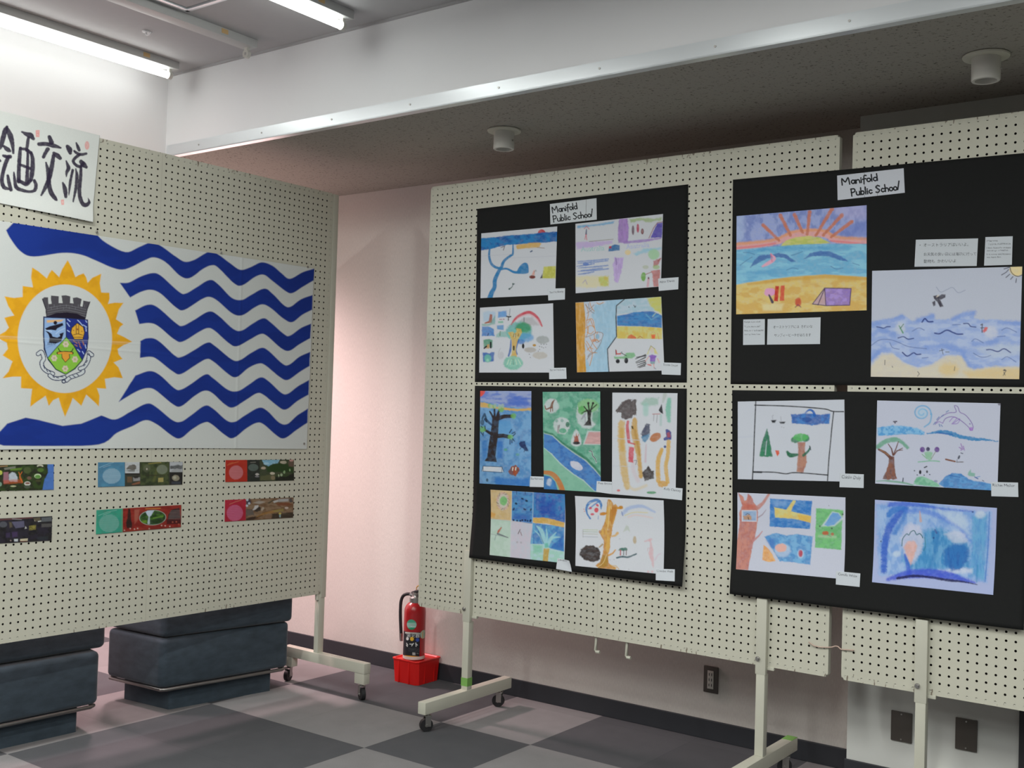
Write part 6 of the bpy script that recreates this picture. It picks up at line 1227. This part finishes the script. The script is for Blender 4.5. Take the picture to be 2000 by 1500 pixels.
# ------------------------------------------------------------------ brush writing banner
BN = Crop(0, 200, 210, 1212)
def art_banner(P):
    K = (44, 36, 58)
    def b(pts, w, sm=5): P.l(K, pts, w, .97, 4, sm, 3)
    b([(80, 275), (55, 330), (10, 490), (-20, 520)], [30, 58, 50, 30]); b([(75, 280), (115, 370), (140, 460), (152, 570)], [30, 62, 48, 26]); b([(45, 495), (85, 530), (115, 548)], [30, 52, 30])
    b([(38, 600), (75, 612), (115, 612)], [30, 40, 46]); b([(95, 615), (60, 700), (32, 800), (22, 890), (45, 955), (95, 975)], [44, 48, 46, 44, 46, 30]); b([(88, 825), (102, 900), (125, 985)], [30, 42, 40]); b([(-20, 640), (0, 660)], 30)
    b([(-95, 300), (-130, 400), (-80, 450), (-150, 560)], 36); b([(-110, 560), (-110, 900)], 36); b([(-170, 740), (-190, 830)], 34); b([(-60, 730), (-40, 820)], 34)
    b([(250, 332), (300, 358), (345, 372), (378, 412)], [22, 46, 62, 34]); b([(322, 400), (310, 470), (302, 540)], [34, 38, 34]); b([(232, 515), (222, 620), (215, 740), (212, 892)], [36, 44, 44, 46]); b([(228, 525), (300, 530), (352, 575)], [30, 32, 30]); b([(350, 565), (368, 640), (366, 760), (350, 872)], [34, 44, 54, 44]); b([(316, 540), (312, 700), (305, 900)], [30, 36, 48]); b([(228, 702), (335, 742)], [30, 38]); b([(208, 878), (262, 908), (300, 925), (345, 880)], [40, 44, 40, 40])
    b([(158, 790), (168, 880), (190, 962), (280, 998), (350, 1005), (395, 985), (405, 930), (388, 882)], [18, 36, 44, 36, 30, 40, 40, 36])
    b([(440, 470), (520, 470), (600, 488), (680, 512)], [44, 46, 50, 22]); b([(555, 388), (578, 452)], [40, 56]); b([(537, 528), (512, 568), (490, 614)], [46, 42, 40]); b([(605, 572), (645, 602), (676, 630)], [34, 54, 40])
    b([(602, 600), (578, 740), (545, 880), (510, 960), (465, 1045)], [40, 52, 52, 44, 24]); b([(518, 680), (540, 780), (552, 930), (575, 1020), (612, 1075), (632, 1100)], [20, 44, 50, 52, 46, 26])
    b([(755, 495), (778, 530), (788, 572)], [36, 60, 38]); b([(855, 458), (872, 500), (888, 540)], [16, 36, 34]); b([(832, 548), (870, 578), (920, 588), (968, 578)], [22, 34, 34, 26]); b([(890, 592), (845, 625), (822, 665), (850, 705), (898, 725), (935, 690)], [34, 36, 34, 34, 36, 34]); b([(908, 668), (938, 700), (968, 732)], [44, 60, 34])
    b([(742, 662), (768, 738), (748, 790), (744, 838)], [16, 44, 34, 10]); b([(705, 908), (728, 980), (738, 1062)], [22, 50, 36]); b([(815, 765), (798, 840), (782, 940), (772, 1048)], [32, 30, 30, 8]); b([(850, 750), (862, 830), (852, 960), (820, 1118)], [14, 38, 36, 18]); b([(908, 722), (905, 830), (892, 960), (895, 1060), (925, 1140), (960, 1158), (1000, 1130), (990, 1080)], [30, 38, 44, 44, 48, 50, 34, 8])
    R = (224, 142, 138)
    P.f(R, [(403, 315), (446, 312), (444, 390), (405, 390)], .85, 5); P.l((226, 205, 200), [(415, 335), (435, 330)], 6, .8); P.l((226, 205, 200), [(418, 360), (436, 372)], 6, .8)
    P.e(R, 977, 486, 26, 48, .7, 5); P.l((226, 190, 186), [(968, 460), (985, 480), (970, 510)], 8, .8, 3, 3); P.f(R, [(683, 1098), (716, 1096), (714, 1155), (684, 1156)], .85, 5); P.e((226, 205, 200), 700, 1126, 7, 16, .8)
bo = sheet('calligraphy_banner', LEFT, BN, [(-900, -135), (1122, 372), (1032, 1352), (-900, 952)], .0024, art_banner, (214, 218, 214), (214, 218, 214), .80, 1.0, .0006, M_paper, .06, curl=lambda a, b: .010*sstep(.80, 1.0, b)*sstep(.2, .9, a)+.001+.002*np.sin(a*9))
tag(bo, 'white paper banner with big black brush characters and red seals', 'banner')

# ------------------------------------------------------------------ brochures
B1, B2, B3 = Crop(180, 880, 380, 1667), Crop(420, 880, 600, 1688), Crop(0, 890, 130, 1026)
def brochure(label, crop, quad, painter, seen=(190, 195, 190)):
    o = sheet('brochure', LEFT, crop, quad, .0020, painter, (90, 90, 80), seen, .58, .7, .0008, M_gloss, .15)
    return tag(o, label, 'brochure', 'printed strips under the flag')
def lines(P, col, cx, cy, rx, ry, n, w=7):
    for k in range(n):
        y = cy-ry+2*ry*(k+.5)/n; h = rx*math.sqrt(max(.05, 1-((y-cy)/ry)**2))
        P.l(col, [(cx-h, y+4), (cx+h, y-2)], w, .7, 3)
def b_blue(P):
    P.f((60, 62, 52), [(60, 150), (1520, 150), (1520, 620), (60, 620)], 1, 2); P.f((78, 130, 162), [(80, 170), (530, 165), (530, 620), (80, 620)], 1, 4, col2=(84, 142, 172), w2=(200, 200))
    P.e((120, 165, 190), 318, 412, 150, 130, .6, 8); lines(P, (178, 196, 206), 318, 415, 145, 122, 15); P.l((160, 200, 220), [(120, 275), (280, 210), (350, 195)], 8, .7); P.l((190, 205, 220), [(180, 275), (300, 235)], 5, .7)
    P.f((190, 194, 196), [(535, 175), (772, 175), (770, 368), (535, 368)], 1, 4); P.f((80, 72, 58), [(560, 300), (600, 240), (690, 225), (720, 250), (715, 300), (650, 320)], .9, 8, 0, 10); P.f((90, 90, 84), [(540, 330), (700, 300), (690, 355), (620, 345)], .8, 8); P.f((200, 202, 204), [(545, 350), (760, 340), (765, 366), (545, 366)], .7, 8)
    P.f((50, 46, 42), [(535, 372), (775, 372), (775, 400), (535, 400)]); P.f((110, 86, 62), [(570, 425), (650, 425), (650, 520), (570, 520)], .9, 6); P.f((150, 150, 150), [(665, 440), (780, 435), (780, 490), (670, 500)], .9, 8); P.f((150, 96, 70), [(640, 545), (780, 500), (780, 540), (660, 560)], .8, 8); P.f((40, 36, 34), [(670, 420), (760, 415), (745, 450), (690, 455)], .9, 6)
    P.f((74, 84, 52), [(785, 180), (1250, 180), (1250, 570), (785, 570)], 1, 6, 0, 4, (46, 54, 36), (60, 60)); P.e((104, 108, 86), 890, 290, 60, 60, .6, 16, 14); P.l((150, 138, 74), [(920, 215), (1120, 195)], 16, .8); P.l((96, 100, 50), [(1000, 500), (1060, 300), (1130, 250)], 40, .6, 14); P.l((60, 50, 40), [(880, 400), (1180, 410)], 14, .7)
    P.e((122, 130, 112), 1138, 308, 90, 76, .9, 8); P.f((170, 158, 96), [(1075, 445), (1160, 440), (1160, 510), (1072, 515)], .95, 5); P.e((200, 190, 180), 890, 300, 12, 16, .8)
    P.f((180, 184, 188), [(1262, 185), (1480, 185), (1475, 350), (1262, 350)], 1, 4); P.f((60, 62, 60), [(1265, 250), (1340, 240), (1400, 235), (1470, 245), (1470, 300), (1265, 300)], .85, 12, 0, 14); P.f((150, 152, 152), [(1290, 320), (1380, 290), (1470, 330), (1470, 350), (1280, 350)], .8, 8)
    P.f((40, 38, 36), [(1262, 360), (1480, 355), (1480, 570), (1262, 570)], 1, 4); P.e((150, 144, 124), 1362, 446, 62, 48, .95, 6, 6); P.e((190, 190, 170), 1345, 440, 26, 26, .6); P.f((66, 70, 80), [(1290, 505), (1440, 505), (1440, 545), (1290, 545)], .8, 5)
brochure('printed strip with a light blue square end, top row under the flag', B1, [(97, 193), (1475, 183), (1468, 553), (95, 595)], b_blue)
def b_teal(P):
    P.f((150, 46, 36), [(20, 840), (1520, 840), (1520, 1420), (20, 1420)], 1, 2, col2=(120, 34, 30), w2=(120, 60)); P.f((52, 150, 128), [(30, 900), (500, 880), (497, 1420), (30, 1420)], 1, 4, col2=(60, 160, 132), w2=(200, 200)); P.l((120, 140, 80), [(484, 920), (482, 1340)], 12, .6)
    P.e((84, 158, 144), 275, 1180, 165, 150, .6, 8); lines(P, (150, 186, 178), 275, 1185, 160, 142, 16); P.l((150, 200, 190), [(100, 1060), (260, 995), (400, 970)], 8, .7); P.l((170, 205, 195), [(180, 1050), (300, 1000)], 6, .7)
    P.f((30, 30, 28), [(590, 940), (620, 960), (630, 1100), (650, 1200), (640, 1260), (570, 1265), (550, 1180), (575, 1080)], .95, 9, 0, 10); P.f((160, 90, 76), [(690, 960), (780, 950), (740, 1140), (690, 1200)], .7, 12)
    for k in range(8): P.l((190, 120, 100), [(690, 980+k*22), (760-k*3, 970+k*22)], 7, .6)
    P.e((150, 160, 150), 985, 1092, 222, 126, 1, 5, 0, -3); P.e((36, 62, 30), 985, 1092, 208, 114, 1, 5, 0, -3, (70, 110, 40), (60, 30)); P.f((196, 210, 226), [(870, 1000), (900, 978), (1010, 975), (960, 1060), (925, 1085), (890, 1040)], .97, 8); P.l((190, 206, 216), [(928, 1075), (920, 1180)], [20, 40], .8, 8); P.f((110, 150, 50), [(800, 1150), (880, 1130), (900, 1180), (830, 1180)], .8, 12); P.l((120, 170, 60), [(1000, 1100), (1150, 1070)], 22, .6, 12); P.e((30, 50, 28), 1060, 1150, 90, 40, .7, 18)
    P.l((206, 136, 66), [(870, 950), (1110, 938)], 16, .8); P.f((52, 44, 44), [(1230, 1120), (1240, 1040), (1300, 960), (1420, 930), (1440, 1110)], .95, 6)
    for k in range(7): P.l((140, 140, 140), [(1275-k*6, 985+k*24), (1435, 975+k*24)], 7, .7)
    P.f((56, 24, 26), [(1215, 1125), (1440, 1115), (1440, 1190), (1215, 1200)], .9, 8); P.dots((170, 90, 70), [(1310, 1165), (1370, 1160), (1410, 1200)], 14, .8)
    for x, y in ((525, 1300), (620, 1270), (740, 1268), (690, 1280), (930, 1272), (1190, 1225), (1265, 1235), (1130, 1220)): P.e((206, 180, 170), x, y, 12, 12, .85)
    P.l((120, 60, 44), [(500, 1310), (1440, 1240)], 14, .5)
brochure('printed strip with a teal square end, lower row under the flag', B1, [(72, 970), (1452, 885), (1445, 1247), (62, 1365)], b_teal)
def b_red(P):
    P.f((40, 44, 40), [(150, 130), (1500, 130), (1500, 620), (150, 620)], 1, 2); P.f((182, 52, 36), [(150, 130), (588, 130), (590, 620), (150, 620)], 1, 4, col2=(170, 44, 30), w2=(160, 160)); P.e((186, 100, 104), 385, 400, 130, 128, .8, 6); lines(P, (206, 140, 146), 385, 402, 126, 128, 17, 8); P.l((214, 130, 80), [(225, 268), (345, 225), (430, 205)], 9, .8); P.l((214, 150, 90), [(250, 240), (330, 215)], 5, .7)
    P.e((92, 104, 98), 700, 310, 94, 66, .95, 6); P.l((160, 156, 146), [(650, 218), (740, 212)], 12, .7); P.f((70, 76, 56), [(820, 180), (1450, 170), (1450, 550), (820, 552)], 1, 8, 0, 0, (50, 70, 36), (80, 50)); P.f((130, 180, 206), [(860, 175), (1180, 168), (1150, 230), (1050, 250), (980, 290), (900, 250)], 1, 10, 0, 6, (170, 205, 220)); P.f((40, 66, 30), [(940, 310), (1060, 245), (1190, 240), (1330, 250), (1430, 310), (1420, 400), (950, 390)], .9, 12, 0, 8); P.f((96, 96, 66), [(830, 470), (1100, 430), (1100, 540), (830, 548)], .8, 10)
    for x, y, w, h, c in ((885, 320, 44, 26, (196, 180, 160)), (770, 435, 34, 20, (205, 200, 196)), (770, 478, 36, 10, (150, 146, 150)), (1050, 420, 44, 26, (205, 196, 176)), (1250, 215, 60, 30, (190, 180, 160)), (1400, 180, 40, 22, (205, 160, 150)), (1215, 445, 22, 30, (176, 196, 160)), (1270, 395, 20, 30, (150, 180, 130)), (1370, 355, 12, 24, (160, 190, 140)), (1165, 465, 10, 30, (190, 205, 170)), (1060, 500, 36, 40, (140, 126, 100))): P.e(c, x, y, w, h, .85, 7, 8)
    P.f((24, 22, 24), [(1110, 480), (1300, 480), (1450, 400), (1450, 552), (1110, 555)], .85, 14, 0, 8); P.f((120, 90, 84), [(1340, 210), (1445, 190), (1440, 300), (1350, 290)], .6, 16)
brochure('printed strip with an orange red square end, top row under the flag', B2, [(195, 175), (1445, 165), (1448, 548), (190, 578)], b_red)
def b_pink(P):
    P.f((140, 116, 92), [(150, 820), (1500, 820), (1500, 1350), (150, 1350)], 1, 2, col2=(110, 80, 56), w2=(90, 30)); P.f((176, 36, 60), [(150, 860), (570, 850), (560, 1350), (150, 1350)], 1, 4, col2=(162, 30, 50), w2=(160, 160)); P.e((186, 70, 110), 362, 1140, 150, 150, .8, 6); lines(P, (205, 130, 160), 362, 1145, 146, 146, 17, 8); P.l((206, 150, 120), [(265, 985), (370, 940), (480, 908)], 9, .8)
    P.f((40, 46, 74), [(570, 905), (650, 895), (660, 960), (600, 990), (580, 1010)], .9, 12, 0, 8); P.dots((196, 206, 216), [(625, 968), (585, 1010), (590, 905)], 22, .9); P.f((184, 180, 172), [(700, 960), (800, 920), (920, 940), (820, 980)], .7, 18); P.f((196, 196, 196), [(690, 1090), (730, 1010), (790, 1000), (800, 1040), (740, 1080)], .95, 10, 0, 8); P.f((34, 30, 30), [(740, 1080), (800, 1030), (840, 1040), (830, 1100), (770, 1125), (710, 1110)], .95, 10, 0, 8); P.f((176, 166, 150), [(840, 1080), (880, 1030), (905, 1060), (860, 1110)], .9, 9)
    P.f((90, 86, 84), [(565, 1070), (690, 1090), (720, 1180), (570, 1200)], .85, 16, 0, 8); P.f((34, 22, 20), [(570, 1250), (700, 1210), (860, 1190), (700, 1270), (570, 1280)], .9, 14, 0, 8); P.f((160, 116, 60), [(750, 1220), (850, 1150), (1050, 1100), (1200, 1080), (1120, 1130), (950, 1160)], .8, 16, 0, 8)
    P.f((120, 66, 40), [(1120, 970), (1300, 945), (1430, 980), (1350, 1010), (1150, 1010)], .85, 16, 0, 8); P.f((200, 205, 206), [(1060, 930), (1150, 900), (1180, 930), (1080, 960)], .8, 12); P.f((56, 60, 44), [(960, 960), (1070, 895), (1080, 915), (990, 970)], .9, 10); P.f((150, 140, 76), [(1050, 1100), (1250, 1060), (1260, 1110), (1100, 1130)], .7, 16); P.e((205, 190, 180), 1310, 1050, 34, 18, .9, 6, 6); P.f((40, 56, 70), [(1350, 890), (1400, 870), (1430, 940), (1370, 950)], .8, 10); P.f((190, 200, 206), [(1160, 890), (1350, 880), (1340, 930), (1180, 940)], .6, 16)
    P.f((34, 34, 30), [(1040, 1160), (1440, 1130), (1440, 1230), (1040, 1250)], .85, 16, 0, 8); P.e((206, 190, 90), 1190, 1155, 24, 20, .9); P.e((170, 200, 200), 1190, 1195, 16, 34, .7); P.l((110, 90, 60), [(920, 940), (910, 1260)], 10, .7); P.f((130, 104, 84), [(920, 1190), (1030, 1160), (1030, 1250), (930, 1260)], .8, 12)
brochure('printed strip with a pink square end, lower row under the flag', B2, [(185, 905), (1440, 858), (1430, 1228), (178, 1305)], b_pink)
def b_leaf(P):
    P.f((40, 44, 30), [(-600, 90), (900, 90), (900, 600), (-600, 600)], 1, 2, col2=(56, 76, 36), w2=(60, 60)); P.f((78, 118, 190), [(732, 100), (740, 260), (690, 360), (640, 580), (900, 580), (900, 100)], 1, 8, 0, 8)
    P.l((150, 120, 84), [(-100, 175), (110, 158)], 22, .8); P.f((130, 130, 120), [(60, 190), (240, 160), (240, 200), (70, 220)], .8, 8); P.f((104, 140, 50), [(160, 205), (340, 185), (330, 220), (160, 230)], .8, 10); P.e((190, 196, 90), 5, 262, 32, 36, .95)
    P.f((150, 106, 118), [(50, 255), (130, 250), (140, 420), (55, 430)], 1, 8, 0, 6); P.f((186, 196, 206), [(140, 290), (180, 255), (230, 260), (270, 330), (270, 400), (140, 400)], .95, 10, 0, 8); P.f((190, 90, 50), [(50, 380), (340, 360), (350, 420), (60, 440)], .6, 14, 0, 8)
    for a in ([(290, 255), (345, 410)], [(340, 250), (300, 330), (345, 400)]): P.l((206, 110, 50), a, 12, .9, 4, 3)
    P.e((80, 92, 56), 420, 225, 60, 50, .9, 8, 6); P.e((120, 92, 80), 450, 345, 36, 26, .9); P.e((196, 196, 176), 618, 160, 50, 26, .9); P.e((40, 44, 30), 618, 180, 42, 20, 1); P.e((86, 116, 52), 625, 220, 50, 32, .9); P.e((190, 206, 170), 582, 315, 54, 38, 1, 5); P.e((90, 140, 60), 582, 325, 44, 28, 1); P.e((196, 196, 190), 422, 430, 50, 34, 1, 5); P.e((120, 66, 50), 425, 425, 36, 14, 1); P.e((80, 90, 76), 420, 480, 50, 24, .9); P.e((190, 190, 150), 205, 470, 46, 12, .9); P.e((80, 80, 50), 590, 385, 44, 18, .8); P.e((130, 160, 140), 0, 440, 30, 34, .9)
brochure('dark green printed strip with a blue end, top row at the left edge', B3, [(-500, 150), (828, 132), (828, 525), (-500, 553)], b_leaf)
def b_dark(P):
    P.f((34, 32, 36), [(-600, 880), (900, 880), (900, 1420), (-600, 1420)], 1, 2, col2=(48, 44, 56), w2=(60, 60)); P.l((110, 70, 70), [(-100, 995), (500, 955)], 20, .8); P.l((160, 156, 160), [(190, 975), (330, 985)], 12, .7)
    P.f((96, 94, 118), [(180, 1020), (370, 1005), (380, 1100), (240, 1120)], .95, 8); P.e((88, 90, 98), 50, 1060, 60, 46, .9, 8); P.f((120, 110, 84), [(140, 1020), (180, 1030), (190, 1100), (150, 1110)], .6, 14); P.f((76, 60, 96), [(180, 1180), (270, 1170), (270, 1250), (190, 1260)], .8, 14); P.f((66, 56, 84), [(90, 1190), (160, 1180), (160, 1260), (90, 1265)], .8, 14)
    P.f((96, 100, 104), [(640, 955), (800, 945), (800, 1010), (640, 1020)], .9, 6); P.f((88, 86, 84), [(640, 1050), (795, 1045), (795, 1095), (640, 1105)], .9, 6); P.f((100, 92, 74), [(510, 960), (620, 950), (630, 1010), (540, 1015)], .8, 8); P.f((176, 168, 156), [(535, 985), (545, 1010), (530, 1010)], .9, 5); P.l((205, 210, 206), [(590, 1015), (630, 1008)], 14, .9)
    P.f((150, 142, 70), [(450, 1085), (555, 1070), (550, 1140), (450, 1150)], .95, 8, 0, 8, (90, 84, 50), (20, 20)); P.f((186, 186, 184), [(395, 1085), (415, 1120), (380, 1130)], .95, 6); P.f((200, 206, 210), [(215, 1285), (278, 1282), (275, 1322), (220, 1322)], 1, 6); P.f((196, 186, 160), [(310, 1285), (430, 1275), (425, 1315), (310, 1318)], 1, 6); P.l((130, 60, 50), [(315, 1322), (420, 1318)], 9, .7); P.dots((150, 130, 130), [(165, 1308)], 12, .8); P.f((50, 56, 60), [(570, 1260), (740, 1240), (740, 1290), (580, 1300)], .7, 14)
brochure('dark purple printed strip, lower row at the left edge', B3, [(-500, 992), (805, 932), (795, 1308), (-500, 1382)], b_dark)
# push pins that hold the flag
for q, lb in (((189, 453), 'push pin at the top edge of the flag near its blue wedge'), ((432, 493.5), 'push pin at the middle of the top edge of the flag'), ((601, 521.5), 'push pin at the top right corner of the flag'), ((594, 866.5), 'push pin at the bottom right corner of the flag')):
    u, z = LEFT.hit(q, .0052); c = LEFT.point(u, z, .0052)[0]
    t = thing('push_pin', lb, 'push pin', tuple(c), 0, 'push pins in the flag')
    n = Vector(LEFT.n)
    h = MB(); h.cyl((0, 0, 0), n*.0015, .0055, n=16); h.cyl(n*.0014, n*.0028, .0045, .0025, n=16); h.build('head', M_steel, t)
    MB().cyl(n*-.0060, n*.0005, .0008, n=8).build('needle', M_steel, t)

# ------------------------------------------------------------------ label and stickers wrapped round the extinguisher
EX = Crop(770, 1140, 870, 938)
ext = [o for o in COL.objects if o.name == 'fire_extinguisher'][0]
def wrap(name, th, zz, shape, painter, label=None, r=.0573):
    """patch of the cylinder; th in degrees to the right of the camera side, zz = heights over the foot"""
    if shape == 'disc':
        A, B = np.meshgrid(np.linspace(0, 2*math.pi, 41), np.linspace(0, 1, 9), indexing='ij')
        T = th[0]+B*th[1]*np.cos(A); Z = zz[0]+B*zz[1]*np.sin(A)
    else:
        T, Z = np.meshgrid(np.linspace(th[0], th[1], 60), np.linspace(zz[1], zz[0], 90), indexing='ij')
    n1, n2 = T.shape
    a = np.radians(-49.0+T.ravel())
    V = np.stack([r*np.cos(a), r*np.sin(a), Z.ravel()], 1)
    P = Paint(EX.zoom(project(V+np.array(ext.location))), (30, 32, 36), (190, 190, 190), 0); P.S = 2
    painter(P)
    idx = np.arange(n1*n2).reshape(n1, n2)
    Q = np.stack([idx[:-1, :-1], idx[1:, :-1], idx[1:, 1:], idx[:-1, 1:]], -1).reshape(-1, 4)
    m_ = len(Q)//2
    nr = np.cross(V[Q[m_, 1]]-V[Q[m_, 0]], V[Q[m_, 2]]-V[Q[m_, 1]])
    if nr @ (V[Q[m_, 0]]*[1, 1, 0]) < 0: Q = Q[:, ::-1]
    o = obj(name, grid_mesh(name, V, Q, np.clip(P.c*1.5, 0, .85)), ext, (M_gloss,))
    if label: o['label'] = label
def p_lab(P):
    P.f((34, 36, 40), [(150, 850), (530, 850), (530, 1420), (150, 1420)], 1, 1); P.f((200, 150, 70), [(482, 880), (530, 880), (530, 1350), (482, 1350)], 1, 2); P.f((46, 48, 52), [(500, 880), (530, 880), (530, 1345), (506, 1345)], .0, 2)
    P.f((206, 208, 200), [(200, 884), (478, 904), (478, 930), (200, 910)], .8, 3); P.l((40, 42, 44), [(290, 905), (470, 918)], 9, .8)
    P.t((214, 214, 206), '消火器', (222, 975), (465, 985), 52); P.e((206, 206, 200), 243, 1008, 24, 30); P.e((206, 156, 46), 325, 1012, 34, 38); P.e((54, 76, 150), 425, 1030, 32, 34)
    for a in ([(225, 1090), (245, 1125)], [(285, 1105), (330, 1110), (355, 1095)], [(320, 1140), (340, 1110)], [(395, 1085), (400, 1150)], [(405, 1110), (425, 1125)], [(225, 1125), (240, 1150)]): P.l((196, 198, 196), a, 15, .9, 3)
    for y in (1180, 1198, 1216, 1234): P.l((92, 94, 96), [(260, y), (468, y+10)], 4, .6, 2)
    P.f((150, 152, 150), [(332, 1258), (388, 1264), (388, 1312), (332, 1306)], .9, 3); P.l((110, 112, 112), [(415, 1275), (440, 1280)], 16, .6)
    P.f((196, 140, 44), [(190, 1312), (480, 1338), (480, 1376), (190, 1345)], .95, 4)
wrap('label_sheet', (-78, 31), (.012, .148), 'rect', p_lab, 'black printed label')
def p_st(P):
    P.f((132, 170, 160), [(200, 600), (620, 600), (620, 1100), (200, 1100)], 1, 1); P.f((36, 128, 92), [(200, 806), (480, 806), (480, 900), (200, 900)], 1, 4); P.f((60, 140, 112), [(200, 640), (480, 640), (480, 716), (200, 716)], .9, 6); P.l((190, 120, 120), [(285, 756), (345, 760)], 9, .6); P.l((200, 205, 200), [(300, 785), (400, 790)], 8, .6)
wrap('round_sticker', (-18, 27), (.1875, .0265), 'disc', p_st, 'green and grey round sticker', .0575)
def p_s2(P):
    P.f((150, 166, 150), [(480, 840), (640, 840), (640, 1060), (480, 1060)], 1, 1); P.l((200, 150, 70), [(520, 880), (518, 1010)], 14, .8); P.l((70, 130, 100), [(560, 900), (560, 1000)], 16, .6)
wrap('side_sticker', (54, 24), (.134, .022), 'disc', p_s2, 'pale oval sticker', .0575)
